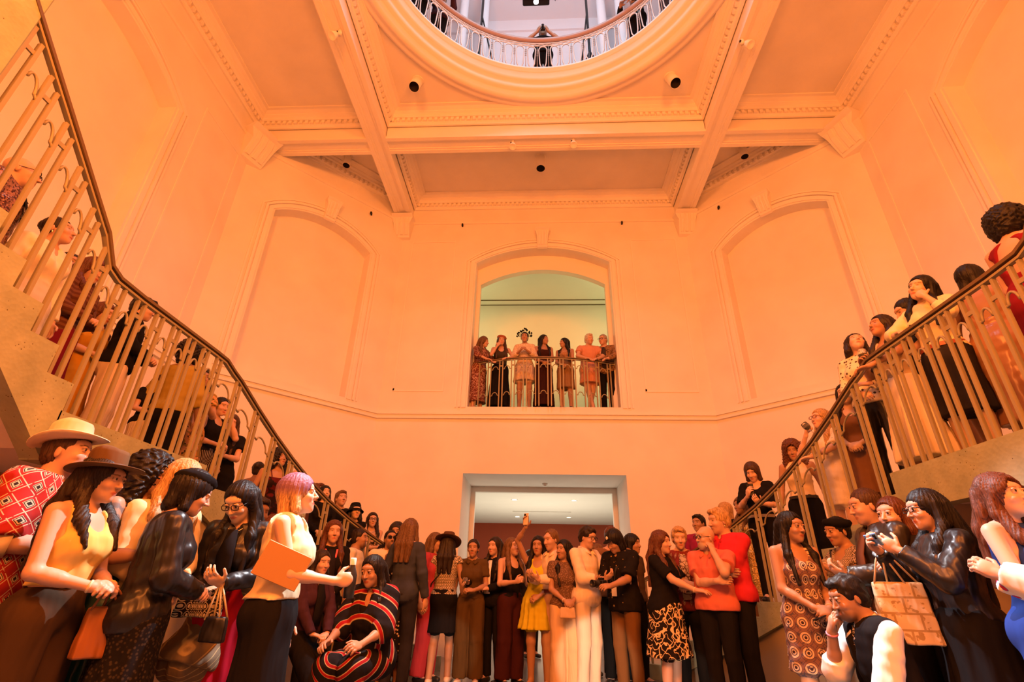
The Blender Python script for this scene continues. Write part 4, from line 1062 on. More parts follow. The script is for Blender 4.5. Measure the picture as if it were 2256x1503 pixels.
    E_((0, .018, .026), (.073, .090, .086)); E_((0, -.030, -.022), (.061*jw, .060, .082), .03); E_((0, -.048, -.078), (.036*jw, .034, .030), .03); C_((0, -.066, -.097), (0, -.064, -.095), .016*jw, .016, .02)
    E_((0, -.058, .040), (.054, .030, .024), .02)                       # brow
    for sd in (1, -1):
        E_((sd*.031, -.098, .010), (.019, .018, .011), .012, '-')        # socket
        E_((sd*.036, -.064, -.028), (.022, .020, .018), .02)             # cheek
        E_((sd*.073, .012, -.012), (.008, .018, .030), .008, '+', rotm(8, 0, sd*18))
    C_((0, -.086, .012), (0, -.108, -.027), .0072, .0100, .010); 
    for sd in (1, -1): E_((sd*.010, -.097, -.030), (.008, .009, .0065), .006)
    E_((0, -.080, -.059), (.026, .0115, .0062), .006); E_((0, -.0785, -.0675), (.021, .0115, .0072), .006)
    E_((0, -.095, -.0632), (.025, .007, .0010), .003, '-') if vh < .008 else None
    if lod == 0:
        for sd in (1, -1):
            E_((sd*.031, -.0835, .0190), (.0170, .0095, .0085), .003, '+', rotm(0, sd*4, 0)); E_((sd*.031, -.0815, .0020), (.015, .0090, .0055), .004)
    if beard: E_((0, -.055, -.075), (.052, .040, .045), .01)
    res = Fd.mesh(); V, Q = res
    # paint skin
    base = np.array(SKIN[skin] if isinstance(skin, str) else skin); colr = np.tile(base, (len(V), 1)); hl = (V-hc)@HR_
    inh = (np.abs(hl) < .16).all(1)
    def spot(c, r, col_, soft=.35, amt=1.0):
        q = np.sqrt((((hl-np.array(c))/np.array(r))**2).sum(1)); a_ = np.clip((1-q)/soft, 0, 1)*amt*inh; colr[:] = colr*(1-a_[:, None])+np.array(col_)*a_[:, None]
    hcol = np.array(HAIRC[hair])
    for sd in (1, -1):
        spot((sd*.036, -.07, -.03), (.03, .04, .025), base*np.array([1.05, .8, .78]), .8, .5)
        if lod == 0: spot((sd*.031, -.085, .0155), (.019, .02, .0028), base*.25, .5, .8); spot((sd*.031, -.085, .010), (.022, .02, .012), base*np.array([.8, .68, .66]), .8, .6)
    lipc = base*np.array([.85, .42, .42]) if not m else base*np.array([.88, .62, .6])
    spot((0, -.088, -.063), (.027, .022, .0120), lipc, .3)
    if lod >= 1: spot((0, -.092, -.063), (.019, .022, .003), lipc*.35, .4, .7)
    if lod < 2:
        for sd in (1, -1):
            for q in range(4): spot((sd*(.016+.010*q), -.088+.006*q, .0285+.0028*math.sin(q*1.05)), (.009, .03, .0046 if m else .0034), hcol*.8+base*.08, .4, .9)
    else:
        for sd in (1, -1): spot((sd*.031, -.085, .030), (.022, .03, .006), hcol*.8+base*.15, .5, .8)
    if lod >= 1:
        for sd in (1, -1): spot((sd*.031, -.088, .010), (.016, .025, .0085), base*.18, .4, .85)
    if beard: spot((0, -.06, -.08), (.062, .075, .052), hcol*.8+base*(.25 if beard == 1 else .05), .25, .85); spot((0, -.10, -.043), (.03, .03, .008), hcol*.8+base*.2, .4, .8); spot((0, -.092, -.063), (.018, .03, .008), lipc, .3)
    if tatt:
        q = np.minimum(np.linalg.norm(V-(sh[1]*.5+el[1]*.5), axis=1), 9); nzv = np.sin(V[:, 0]*90)*np.sin(V[:, 2]*70+V[:, 1]*60)+np.sin(V[:, 2]*120+V[:, 0]*40)*.6
        a_ = np.clip((.17-q)/.04, 0, 1)*(nzv > .1)*.7; colr = colr*(1-a_[:, None])+np.array([.08, .10, .12])*a_[:, None]
    body = np_mesh('body', V, Q, M_SKIN, root, colr)
    # eyes
    if lod == 0:
        for sd in (1, -1):
            V_ = []; F_ = []; mi = []; na, nb_ = 16, 14
            for a_ in range(nb_+1):
                for b_ in range(na):
                    ph = math.pi*a_/nb_; t_ = 2*math.pi*b_/na; V_.append(tuple(hc+HR_@(np.array([sd*.031, -.0805, .010])+.0125*np.array([math.sin(ph)*math.cos(t_), -math.cos(ph), math.sin(ph)*math.sin(t_)]))))
            for a_ in range(nb_):
                for b_ in range(na): F_.append((a_*na+b_, a_*na+(b_+1) % na, (a_+1)*na+(b_+1) % na, (a_+1)*na+b_)); mi.append(1 if a_ < 3 else 0)
            newmesh('eye', V_, F_, None, root, True, [EYEW, EYEI], mi)
    # ---- garments
    def gfield(prims, t, sl_, extra=(), cuts=(), holes=(), k=.03, h=None, fn=None, name='top', mat=None, bnd=None, warp=None):
        al = [p for p in prims]+[p for p in sl_]
        L_ = []; H_ = []
        for p in al+list(extra):
            if p[0] == 'rc': r = max(p[3], p[4])+t; L_.append(np.minimum(p[1], p[2])-r); H_.append(np.maximum(p[1], p[2])+r)
            elif p[0] == 'el': e = np.sqrt(((p[2]*p[3])**2).sum(1))+t; L_.append(p[1]-e); H_.append(p[1]+e)
            else: L_.append(p[1]); H_.append(p[2])
        G = Field(np.min(L_, 0)-.03, np.max(H_, 0)+.03, h or (.0095, .0125, .018)[lod])
        for p in prims: G.prim(p, k+.02, '+', t)
        for p in extra: G.prim(p, k)
        for c_ in cuts: G.cut(*c_)
        for p in sl_: G.prim(p, k*.6)
        for p in holes: G.prim(p, .008, '-')
        if warp: G.warp(warp)
        rr_ = G.mesh()
        if rr_ is None: return None
        return np_mesh(name, rr_[0], rr_[1], mat, root)
    def wr_fold(amp):
        ph = (x*7+y*3) % 6
        return lambda X, Y, Z: amp*(np.sin(Z*46+X*22+ph+2*np.sin(Y*19))*np.sin(X*31+Z*12+ph)*.6+.4*np.sin(Z*83+Y*37+ph))
    def leg_fold(amp):
        ph = (x*7+y*3) % 6
        return lambda X, Y, Z: amp*(np.sin(X*58+Y*34+ph+2.2*np.sin(Z*7+ph))*.7+.35*np.sin(Z*24+X*40+2*np.sin(X*30)))
    t0_ = .011
    def sleeves(length, t):
        """length 0..2 : <=1 upper arm fraction, 1..2 to wrist"""
        out = []
        for i in (0, 1):
            if length <= 0: continue
            f1 = min(1, length); b = sh[i]+(el[i]-sh[i])*f1; rb = ar[0]+(ar[1]-ar[0])*f1
            out.append(('rc', sh[i]-Rt[:, 2]*.008, b, ar[0]+t*.55, rb+t*1.15, 'e' if length <= 1 else ''))
            if length > 1: f2 = length-1; c_ = el[i]+(wr[i]-el[i])*f2; out.append(('rc', el[i], c_, ar[1]+t*1.1, ar[1]+(ar[2]-ar[1])*f2+t*.9, 'e'))
        return out
    up_ = Rt[:, 2]; fr_ = -Rt[:, 1]
    def skirtfn(zt, zb, rx0, ry0, rx1, ry1, pleat=0, np_=14, slit=None):
        if legs in ('stand', 'apart', 'step', 'cross'):
            ct = T((0, .01, zt)); cb = np.array([(an[0][0]+an[1][0])/2*.6, (an[0][1]+an[1][1])/2*.6, zb]); 
            lo_ = np.minimum(ct, cb)-np.array([max(rx0, rx1)+.06, max(ry0, ry1)+.06, .02]); hi_ = np.maximum(ct, cb)+np.array([max(rx0, rx1)+.06, max(ry0, ry1)+.06, .02]); lo_[2] = zb-.02; hi_[2] = ct[2]+.03
            def fn(X, Y, Z):
                w_ = np.clip((ct[2]-Z)/(ct[2]-zb), 0, 1); cx_ = ct[0]+(cb[0]-ct[0])*w_; cy_ = ct[1]+(cb[1]-ct[1])*w_; ws = w_**.8
                hipb = np.exp(-((Z-.93)/.10)**2)*.02
                rx = rx0+(rx1-rx0)*ws+hipb; ry = ry0+(ry1-ry0)*ws+hipb; th_ = np.arctan2((Y-cy_)/ry, (X-cx_)/rx)
                D_ = (np.sqrt(((X-cx_)/rx)**2+((Y-cy_)/ry)**2)-1)*np.minimum(rx, ry)
                D_ = D_+pleat*w_*np.sin(np_*th_+1.3*np.sin(3*th_+x*5))
                return np.maximum(np.maximum(D_, zb-Z), Z-ct[2]-.005)
            return ('fn', lo_, hi_, fn)
        return None
    cm = lambda spec: cloth(*spec) if isinstance(spec, tuple) else spec
    for tk, tmat in ([top]+([over] if over else [])):
        toplen = .87; sl = 0; tt_ = t0_; nk = 'crew'; loose = 0
        spec = tk.split('+')   # e.g. 'tee', 'tank', 'shirt', 'long', 'dress:.55', 'blouse'
        k0 = spec[0]; opts = dict(o.split('=') for o in spec[1:] if '=' in o); flags = set(o for o in spec[1:] if '=' not in o)
        sl = {'tee': .55, 'tank': 0, 'shirt': .62, 'long': 1.95, 'blouse': 1.5, 'jacket': 1.97, 'cami': 0, 'crop': 0}.get(k0, .5)
        sl = float(opts.get('sl', sl)); toplen = float(opts.get('hem', {'crop': 1.05, 'tank': .98, 'cami': .98, 'tee': .90, 'shirt': .86, 'long': .90, 'blouse': .93, 'jacket': .84}.get(k0, .9))); tt_ = float(opts.get('t', .012 if k0 in ('tank', 'cami', 'crop') else .018)); nk = opts.get('neck', 'tank' if k0 in ('tank', 'crop') else 'cami' if k0 == 'cami' else 'v' if k0 in ('jacket', 'shirt') else 'crew')
        NB = T((0, .0, 1.45))
        holes = []
        if nk == 'crew': holes = [('rc', T((0, .01, 1.44)), T((0, .0, 1.60)), nr+.022, nr+.04)]
        elif nk == 'v': holes = [('rc', T((0, .01, 1.44)), T((0, .0, 1.60)), nr+.022, nr+.04), ('rc', T((0, -.11, 1.43)), T((0, -.14, 1.28)), .045, .004)]
        elif nk == 'deepv': holes = [('rc', T((0, .01, 1.44)), T((0, .0, 1.60)), nr+.026, nr+.05), ('rc', T((0, -.12, 1.42)), T((0, -.16, 1.20)), .06, .005)]
        elif nk == 'scoop': holes = [('rc', T((0, .0, 1.45)), T((0, .0, 1.62)), nr+.045, nr+.07), ('el', T((0, -.09, 1.40)), Rt, np.array([.075, .08, .07]))]
        elif nk == 'tank': holes = [('rc', T((0, .0, 1.45)), T((0, .0, 1.62)), nr+.03, nr+.07), ('el', T((0, -.10, 1.39)), Rt, np.array([.07, .07, .075])), ('el', T((0, .10, 1.39)), Rt, np.array([.07, .07, .06]))]+[('rc', T((sd*(sw+.01), 0, 1.30)), T((sd*(sw+.03), 0, 1.5)), .062, .075) for sd in (1, -1)]
        elif nk == 'halter': holes = [('rc', T((0, .0, 1.50)), T((0, .0, 1.62)), nr+.01, nr+.07)]+[('rc', T((sd*(sw+.0), 0, 1.26)), T((sd*(sw-.01), 0, 1.5)), .06, .09) for sd in (1, -1)]+[('el', T((0, .12, 1.36)), Rt, np.array([.12, .09, .12]))]
        elif nk == 'cami': holes = [('el', T((0, -.02, 1.44)), Rt, np.array([.30, .30, .125]))]
        elif nk == 'openback': holes = [('rc', T((0, .0, 1.45)), T((0, .0, 1.62)), nr+.03, nr+.06), ('el', T((0, .13, 1.30)), Rt, np.array([.10, .09, .16]))]+[('rc', T((sd*(sw+.01), 0, 1.30)), T((sd*(sw+.03), 0, 1.5)), .058, .075) for sd in (1, -1)]
        if sl > 0 and nk in ('tank', 'cami', 'halter'): pass
        exs = []; cuts = [(T((0, 0, toplen)), -up_)]
        if 'hem' in opts and float(opts['hem']) < .84 or 'flow' in flags:
            zt = 1.0; zb = float(opts.get('hem', .8)); r1 = float(opts.get('w', .2)); 
            q = skirtfn(zt+.08, zb, .128*tw+.015, .098*fat+.015, r1, r1*.8, float(opts.get('pleat', .006)))
            if q: exs.append(q); cuts = []; exs += [('rc', hip[i], hip[i]+(kn[i]-hip[i])*min(1, max(.05, (.88-zb)/.42)), lr[0]+.014, lr[1]+.03) for i in (0, 1)]
        if toplen < .95 and not exs: exs.append(('el', T((0, .008, .94)), Rt, np.array([.176*tw+.006, .128*fat+.012, .15]))); exs.append(('el', T((0, .0, 1.10)), Rt, np.array([.135*tw+.012, .108*fat+.006, .17])))
        if k0 == 'none': pass
        else:
            shl = ('rc', T((-sw*.9, .012, 1.392)), T((sw*.9, .012, 1.392)), .038+tt_, .038+tt_)
            pr_ = list(tor)
            top_o = G = gfield(pr_, tt_, sleeves(sl, tt_+(.006 if sl > 0 else 0)), extra=exs+[shl], cuts=cuts, holes=holes, name={'jacket': 'jacket', 'shirt': 'shirt', 'blouse': 'blouse', 'tank': 'tank_top', 'cami': 'camisole', 'crop': 'crop_top', 'tee': 't_shirt'}.get(k0, 'top') if 'dress' not in flags else 'dress', mat=cm(tmat), warp=wr_fold(.0035 if lod < 2 else .003))
            if nk == 'cami' or 'straps' in flags:
                for sd in (1, -1):
                    mb = MB(); mb.tube([T((sd*.075, -.125, 1.32)), T((sd*.085, -.075, 1.405)), T((sd*.088, .0, 1.45)), T((sd*.085, .07, 1.41)), T((sd*.07, .115, 1.31))], .006, 6); mb.build('strap', cm(tmat), top_o or root)
            if k0 == 'shirt' or 'collar' in flags:
                mb = MB(); 
                for sd in (1, -1):
                    a0_, a1_, a2_, a3_ = T((0, .085, 1.475)), T((sd*.075, .035, 1.475)), T((sd*.055, -.055, 1.445)), T((sd*.02, -.095, 1.40)); b1_, b2_, b3_ = T((sd*.095, .04, 1.44)), T((sd*.09, -.075, 1.40)), T((sd*.045, -.125, 1.375)); b0_ = T((0, .105, 1.44))
                    mb.add([a0_, a1_, a2_, a3_, b0_, b1_, b2_, b3_], [(0, 1, 5, 4), (1, 2, 6, 5), (2, 3, 7, 6)], True)
                o = mb.build('collar', cm(tmat), top_o or root); md = o.modifiers.new('thick', 'SOLIDIFY'); md.thickness = .004
    if 'inner' in g: pass
    if k0 == 'none': top_o = None
    for ex in extras:
        if ex[0] == 'open_front':     # inner shirt seen between the jacket fronts
            mb = MB(); a, b = .035, .05; zl = ex[2] if len(ex) > 2 else .95
            mb.add([T((-a*.8, -.10, 1.40)), T((a*.8, -.10, 1.40)), T((b, -.158, 1.26)), T((b, -.165*fat, 1.1)), T((b*.9, -.158*fat, zl)), T((-b*.9, -.158*fat, zl)), T((-b, -.165*fat, 1.1)), T((-b, -.158, 1.26))], [(0, 1, 2, 7), (7, 2, 3, 6), (6, 3, 4, 5)], True)
            o = mb.build('inner_shirt', cm(ex[1]), root); md = o.modifiers.new('thick', 'SOLIDIFY'); md.thickness = .008
        elif ex[0] == 'lanyard':
            mb = MB()
            for sd in (1, -1): mb.bar([T((sd*.07, .02, 1.47)), T((sd*.06, -.085, 1.40)), T((sd*.035, -.155, 1.25)), T((0, -.168*fat, 1.10))], .018, .003, up=fr_)
            lan = mb.build('lanyard', plain('lanyard', ex[1]), root); mb = MB(); Tm = Matrix.Translation(tuple(T((0, -.172*fat, 1.05)))); mb.box(-.035, .035, -.003, .003, -.055, .05, Tm, .001); mb.build('badge', plain('badge', (.75, .72, .65)), lan)
        elif ex[0] == 'necklace':
            mb = MB(); mb.tube([T((.075*math.cos(a_), .0-.075*math.sin(a_)-.02, 1.43-.045*math.sin(a_)**3)) for a_ in np.linspace(-.3, math.pi+.3, 13)], .003, 6); mb.build('necklace', plain('metal_chain', (.8, .7, .5), .3, .8), root)
        elif ex[0] == 'bracelet':
            i = ex[1]; n_ = nz(wr[i]-el[i]); c_ = wr[i]-n_*.015; a1 = nz(np.cross(n_, [.3, .2, .9])); a2 = np.cross(n_, a1); mb = MB(); rr2 = ar[2]*1.06
            for e in (-.006, .0, .006): pass
            mb.tube([c_+rr2*(math.cos(q)*a1+math.sin(q)*a2) for q in np.linspace(0, 2*math.pi, 15)[:-1]], .007, 6, closed=True); mb.build('bracelet', plain('wristband', ex[2]), root)
        elif ex[0] == 'strapbag':
            mb = MB(); sd = ex[1]; mb.tube([T((sd*-.13, -.05, 1.43)), T((sd*-.05, -.135*fat, 1.28)), T((sd*.1, -.15*fat, 1.08)), T((sd*.2, -.06, .96)), T((sd*.16, .1, 1.1)), T((sd*-.02, .13, 1.3)), T((sd*-.12, .06, 1.44)), ], .008, 6, closed=True); mb.build('bag_strap', plain('bag_strap', ex[2]), root)
        elif ex[0] == 'earring':
            mb = MB()
            for sd in (1, -1): mb.lathe([(0, -.012), (.007, 0), (0, .012)], 8, Matrix.Translation(tuple(hc+HR_@np.array([sd*.078, .005, -.052]))))
            mb.build('earrings', plain('gold', (.9, .8, .5), .25, .9), root)
        elif ex[0] == 'belt':
            mb = MB(); mb.bar([T(((.135*tw+.024)*math.cos(a_), (.105*fat+.022)*math.sin(a_), 1.0)) for a_ in np.linspace(0, 2*math.pi, 25)[:-1]], .006, .035, closed=True); mb.build('belt', plain('belt', ex[1], .4), root)
        elif ex[0] == 'cuff':
            for i in ((0, 1) if len(ex) < 3 else (ex[2],)):
                f_ = ex[3] if len(ex) > 3 else .35; c_ = el[i]+(wr[i]-el[i])*f_; n_ = nz(wr[i]-el[i]); mb = MB(); Tm = Vector(n_).to_track_quat('Z', 'Y').to_matrix().to_4x4(); Tm.translation = Vector(c_)
                mb.lathe([(ar[1]+.016, -.03), (ar[1]+.024, -.028), (ar[1]+.022, .03), (ar[1]+.012, .03)], 20, Tm); mb.build('cuff', plain('cuff', ex[1]), top_o or root)
    # ---- lower garment
    bmat = cm(bot[1]) if len(bot) > 1 else None; bo = bot[2] if len(bot) > 2 else {}
    waist = [tor[0], tor[4] if m else tor[6], tor[5] if m else tor[7]]
    if bk in ('pants', 'shorts', 'leggings', 'wide'):
        t = {'pants': .016, 'shorts': .024, 'leggings': .007, 'wide': .03}[bk]; ls = []
        for i in (0, 1):
            kr, ankr = lr[1]+t, (lr[2]+t*1.4 if bk == 'pants' else lr[2]+.004 if bk == 'leggings' else .10)
            if bk == 'shorts': b = hip[i]+(kn[i]-hip[i])*bo.get('len', .85); ls.append(('rc', hip[i], b, lr[0]+t, lr[1]+t+.02, 'e'))
            else:
                e_ = an[i]+(an[i]-kn[i])*(.02 if bk != 'leggings' else -.05)
                ls += [('rc', hip[i], kn[i], lr[0]+t*.8, kr+(.012 if bk == 'wide' else 0)), ('rc', kn[i], e_, kr+(.012 if bk == 'wide' else 0), ankr, 'e')]
        gfield(waist, .013, ls, extra=[('el', T((0, 0, 1.02)), Rt, np.array([.135*tw, .10*fat, .07]))], cuts=[(T((0, 0, bo.get('top', 1.03))), up_)], name={'pants': 'trousers', 'wide': 'trousers'}.get(bk, bk), mat=bmat, warp=leg_fold(.0034))
    elif bk == 'skirt':
        zb = bo.get('hem', .5); r1 = bo.get('w', .2); q = skirtfn(bo.get('top', 1.04), zb, .13*tw+.012, .10*fat+.012, r1, bo.get('w2', r1*.85), bo.get('pleat', .008), bo.get('np', 14))
        if q: gfield([tor[0]]+tor[-2:], .016, [('rc', hip[i], hip[i]+(kn[i]-hip[i])*min(1, (.88-zb)/.42), lr[0]+.012, lr[1]+.03) for i in (0, 1)], extra=[q], name='skirt', mat=bmat, warp=leg_fold(.0028), cuts=[(T((0, 0, bo.get('top', 1.04))), up_)], k=.02)
        else:
            gfield([tor[0]]+tor[-2:], .02, [('rc', hip[i], kn[i], lr[0]+.03, lr[1]+.04, 'e' if bo.get('short') else '') for i in (0, 1)]+([] if bo.get('short') else [('rc', kn[i], kn[i]+(an[i]-kn[i])*bo.get('drop', .6), .09, .12, 'e') for i in (0, 1)]), cuts=[(T((0, 0, 1.05)), up_)], name='skirt', mat=bmat, warp=leg_fold(.0034), k=.06)
    # ---- shoes
    if shoes is not None and legs != 'none':
        for i in (0, 1):
            toe = an[i]+np.array([(.02 if i == 0 else -.02), -.155, -.055]); heel = an[i]+np.array([0, .03, -.045])
            G = Field(np.minimum(toe, heel)-.07, np.maximum(an[i], heel)+.07, (.009, .012, .016)[lod])
            G.prim(('rc', heel, toe, .038, .034), .02); G.prim(('rc', an[i]-np.array([0, 0, .03]), toe+np.array([0, .03, 0]), .038, .026), .02); G.cut(an[i]+np.array([0, 0, .005]), UPV); G.cut(np.array([0, 0, max(.0, toe[2]-.026)]), -UPV)
            q = G.mesh()
            if q: np_mesh('shoe', q[0], q[1], plain('shoe', shoes, .45), root)
    # ---- hair
    if hs != 'bald':
        hp = lambda c: hc+HR_@np.array(c, float)
        vol = {'longf': .014, 'short': .010, 'crop': .004, 'bob': .02, 'long': .014, 'wavy': .022, 'curly': .045, 'afro': .055, 'bun': .006, 'pony': .006, 'receding': .006}.get(hs, .012)
        zlow = {'long': -.45, 'longf': -.45, 'wavy': -.36, 'midlong': -.26, 'bob': -.13, 'curly': -.19, 'afro': -.12, 'pony': -.35}.get(hs, -.10)
        lo_ = hc-np.array([.24, .24, .15]); hi_ = hc+np.array([.24, .24, .24]); lo_[2] = hc[2]+min(zlow, -.12)-.10
        G = Field(lo_, hi_, (.0056, .0078, .0115)[lod])
        g_ = lambda c, r, k=.02, op='+': G.prim(('el', hp(c), HR_, np.array(r, float)), k, op)
        g_((0, .022, .034), (.078+vol, .094+vol, .088+vol))
        if hs == 'short': g_((0, -.045, .092), (.058, .042, .028), .02)
        if hs in ('short', 'crop', 'receding'): g_((0, .05, -.02), (.074+vol*.6, .062+vol*.6, .07))
        facer = {'bob': (.057, .085, .098), 'longf': (.057, .085, .098), 'long': (.064, .088, .098), 'wavy': (.064, .088, .098), 'midlong': (.064, .088, .098)}.get(hs, (.062, .085, .098))
        dy = -.075 if hs != 'receding' else -.05; g_((0, dy-.012, {'receding': .0, 'bob': -.036, 'longf': -.036}.get(hs, -.016)), facer, .012, '-')
        longf = hs == 'longf'; hs = 'long' if longf else hs
        if hs in ('short', 'crop', 'receding'):
            for sd in (1, -1): g_((sd*.08, -.02, -.055), (.04, .05, .05), .008, '-')
            g_((0, .05, -.13), (.12, .12, .06), .01, '-')
        if hs in ('bob',):
            for sd in (1, -1): G.prim(('rc', hp((sd*.07, .01, .03)), hp((sd*.078, .0, -.095)), .026, .03), .02)
            G.prim(('rc', hp((-.03, .07, .0)), hp((-.04, .072, -.10)), .05, .04), .02); G.prim(('rc', hp((.03, .07, .0)), hp((.04, .072, -.10)), .05, .04), .02)
        if hs in ('long', 'wavy', 'midlong') and not longf:
            po = .022*math.sin(x*9+y*5); G.prim(('rc', hp((po, -.105, .085)), hp((po, -.03, .155)), .004, .006), .012, '-')
        if hs in ('long', 'wavy', 'midlong', 'pony'):
            Lh = -zlow; shz = T((0, 0, 1.43))
            if hs != 'pony':
                for sd in (1, -1):
                    a = hp((sd*.074, .018, .03)); b = hp((sd*.084, .014, -.10)); c_ = b+np.array([0, 0, 0]); c_ = T((sd*.105, -.085, 1.36)) if hs != 'midlong' else T((sd*.10, .0, 1.42)); e_ = T((sd*.10, -.150, 1.36-(Lh-.24))) 
                    G.prim(('rc', a, b, .026, .032), .02); G.prim(('rc', b, c_, .032, .030), .02)
                    if hs != 'midlong': G.prim(('rc', c_, e_, .030, .014), .02)
            for ox in ((-.045, 0, .045) if hs != 'pony' else (0,)):
                a = hp((ox, .075, .02)); b = T((ox*1.5, .10, 1.42)); e_ = T((ox*1.5, .125, 1.47-Lh)); rr3 = .05 if hs != 'pony' else .03
                G.prim(('rc', a, b, rr3, rr3*.9), .02); G.prim(('rc', b, e_, rr3*.9, .022), .02)
        if hs == 'bun': g_((0, .105, .05), (.04, .035, .04)); g_((0, .06, -.03), (.062, .05, .05))
        if hs in ('curly', 'afro'):
            for sd in (1, -1): g_((sd*.075, .02, -.02), (.05, .07, .08+.03*(hs == 'curly')))
            g_((0, .08, -.03), (.08, .06, .10))
            if hs == 'curly':
                for sd in (1, -1): G.prim(('rc', hp((sd*.08, .02, -.05)), T((sd*.11, -.0, 1.40)), .05, .045), .03)
            g_((0, -.10, -.035), (.055, .075, .085), .012, '-')
        if hs in ('bob', 'long', 'midlong') and 'fringe' in g: pass
        if hs in ('curly', 'afro'): G.warp(lambda X, Y, Z: .011*np.sin(X*95+3*np.sin(Z*40))*np.sin(Y*90+2*np.sin(X*50))*np.sin(Z*92)+.004*np.sin(X*180)*np.sin(Z*170))
        elif hs == 'wavy': G.warp(lambda X, Y, Z: .0035*np.sin(Z*40+3*np.sin(X*30)+2*np.sin(Y*30))+.0030*np.sin(np.arctan2(Y-hc[1], X-hc[0])*44+5*np.sin(Z*16)))
        elif hs == 'short': G.warp(lambda X, Y, Z: .004*np.sin(X*70+2*np.sin(Z*50))*np.sin(Y*75+Z*40)+.002*np.sin(X*190+Y*60))
        else: G.warp(lambda X, Y, Z: .0024*np.sin(np.arctan2(Y-hc[1]-.02, X-hc[0])*52+4*np.sin(Z*9))+.0015*np.sin(np.arctan2(Y-hc[1]-.02, X-hc[0])*23))
        q = G.mesh()
        if q: np_mesh('hair', q[0], q[1], hair_mat(hair, hc2), root)
    # ---- glasses and hats
    def HM(c, rx=0, ry=0):
        Mx = Matrix([[*HR_[r_], (hc+HR_@np.array(c, float))[r_]] for r_ in range(3)]+[[0, 0, 0, 1]]); return Mx@Matrix.Rotation(R_(rx), 4, 'X')@Matrix.Rotation(R_(ry), 4, 'Y')
    if glasses:
        dark = glasses == 'sun'; mb = MB()
        for sd in (1, -1):
            pts = [HM((sd*.033, -.103, .008))@Vector((.0245*math.copysign(abs(math.cos(a_))**.7, math.cos(a_)), .002*abs(math.cos(a_)), .0165*math.copysign(abs(math.sin(a_))**.7, math.sin(a_)))) for a_ in np.linspace(0, 2*math.pi, 17)[:-1]]
            mb.tube(pts, .0028, 6, closed=True); mb.tube([hc+HR_@np.array(q) for q in ((sd*.059, -.098, .014), (sd*.073, -.06, .012), (sd*.080, .01, .004))], .0025, 5)
        mb.tube([hc+HR_@np.array(q) for q in ((-.008, -.105, .010), (0, -.108, .013), (.008, -.105, .010))], .0025, 5)
        gl_o = o = mb.build('glasses', plain('glasses_frame', (.01, .008, .008) if glasses != 'red' else (.12, .01, .01), .3), root)
        if dark:
            mb = MB()
            for sd in (1, -1): mb.add([HM((sd*.033, -.102, .008))@Vector((.025*math.cos(a_), 0, .018*math.sin(a_))) for a_ in np.linspace(0, 2*math.pi, 17)[:-1]], [tuple(range(16))])
            mb.build('lens', plain('dark_lens', (.01, .006, .005), .12), gl_o)
    if hat:
        hk, hcl = hat[0], hat[1]; hm = cloth('plain', hcl) if len(hat) < 3 else hat[2]
        if hk in ('cowboy', 'fedora', 'wide'):
            br = {'cowboy': .175, 'fedora': .185, 'wide': .20}[hk]; mb = MB(); n = 40; V_ = []; tilt = -6
            Tm = HM((0, .012, .052), -8 if hk != 'wide' else 25)
            prof = [(.088, .0), (.088, .085), (.082, .105), (.06, .115), (.03, .106), (.0, .100)]
            for a_ in np.linspace(0, 2*math.pi, n+1)[:-1]:
                for (r, z) in prof: 
                    pin = 1-.10*max(0, -math.sin(a_))*(z/.115); V_.append(Tm@Vector((r*.90*math.cos(a_)*pin, r*1.12*math.sin(a_), z-.018*(z > .09)*math.cos(a_)**2*0+.012*math.cos(2*a_)*(z > .08))))
            m_ = len(prof); mb.add(V_, [(i*m_+j, ((i+1) % n)*m_+j, ((i+1) % n)*m_+j+1, i*m_+j+1) for i in range(n) for j in range(m_-1)], True); hat_o = mb.build('hat', hm, root)
            mb = MB(); V_ = []
            for a_ in np.linspace(0, 2*math.pi, n+1)[:-1]:
                for (f_, dz) in ((0, 0), (.35, 0), (.7, .25), (1, 1.0), (1.0, 1.25), (.7, .42), (.35, .2), (0, .2)):
                    rx = .080+(br-.02-.080)*f_; ry = .099+(br-.099)*f_; up2 = (.030 if hk == 'cowboy' else .008)*abs(math.cos(a_))**2*f_**2-.006*abs(math.sin(a_))*f_
                    V_.append(Tm@Vector((rx*math.cos(a_), ry*math.sin(a_), up2+.004*(dz > 0 and f_ >= 0)*(1 if dz in (.2, .42, 1.25) else 0))))
            m_ = 8; mb.add(V_, [(i*m_+j, ((i+1) % n)*m_+j, ((i+1) % n)*m_+(j+1) % m_, i*m_+(j+1) % m_) for i in range(n) for j in range(m_)], True); mb.build('hat_brim', hm, hat_o)
            mb = MB(); mb.lathe([(.0895, .003), (.0905, .022), (.089, .024)], 32, Tm@Matrix.Diagonal((.90, 1.12, 1, 1))); mb.build('hat_band', plain('hat_band', tuple(c_*.6 for c_ in hcl)), hat_o)
        elif hk in ('cap', 'beret', 'bucket'):
            mb = MB(); Tm = HM((0, .018, .03), -6)
            if hk == 'cap':
                mb.lathe([(.086, .0), (.088, .03), (.078, .065), (.05, .088), (0, .095)], 28, Tm@Matrix.Diagonal((.95, 1.13, 1, 1))); cap_o = mb.build('cap', hm, root)
                mb = MB(); mb.add([Tm@Vector(p_) for p_ in [(-.06, -.075, .012), (-.035, -.10, .016), (0, -.106, .018), (.035, -.10, .016), (.06, -.075, .012), (.05, -.13, .004), (.03, -.16, .002), (0, -.17, .002), (-.03, -.16, .002), (-.05, -.13, .004)]], [(0, 1, 8, 9), (1, 2, 7, 8), (2, 3, 6, 7), (3, 4, 5, 6)], True)
                o = mb.build('cap_peak', hm, cap_o); md = o.modifiers.new('thick', 'SOLIDIFY'); md.thickness = .005
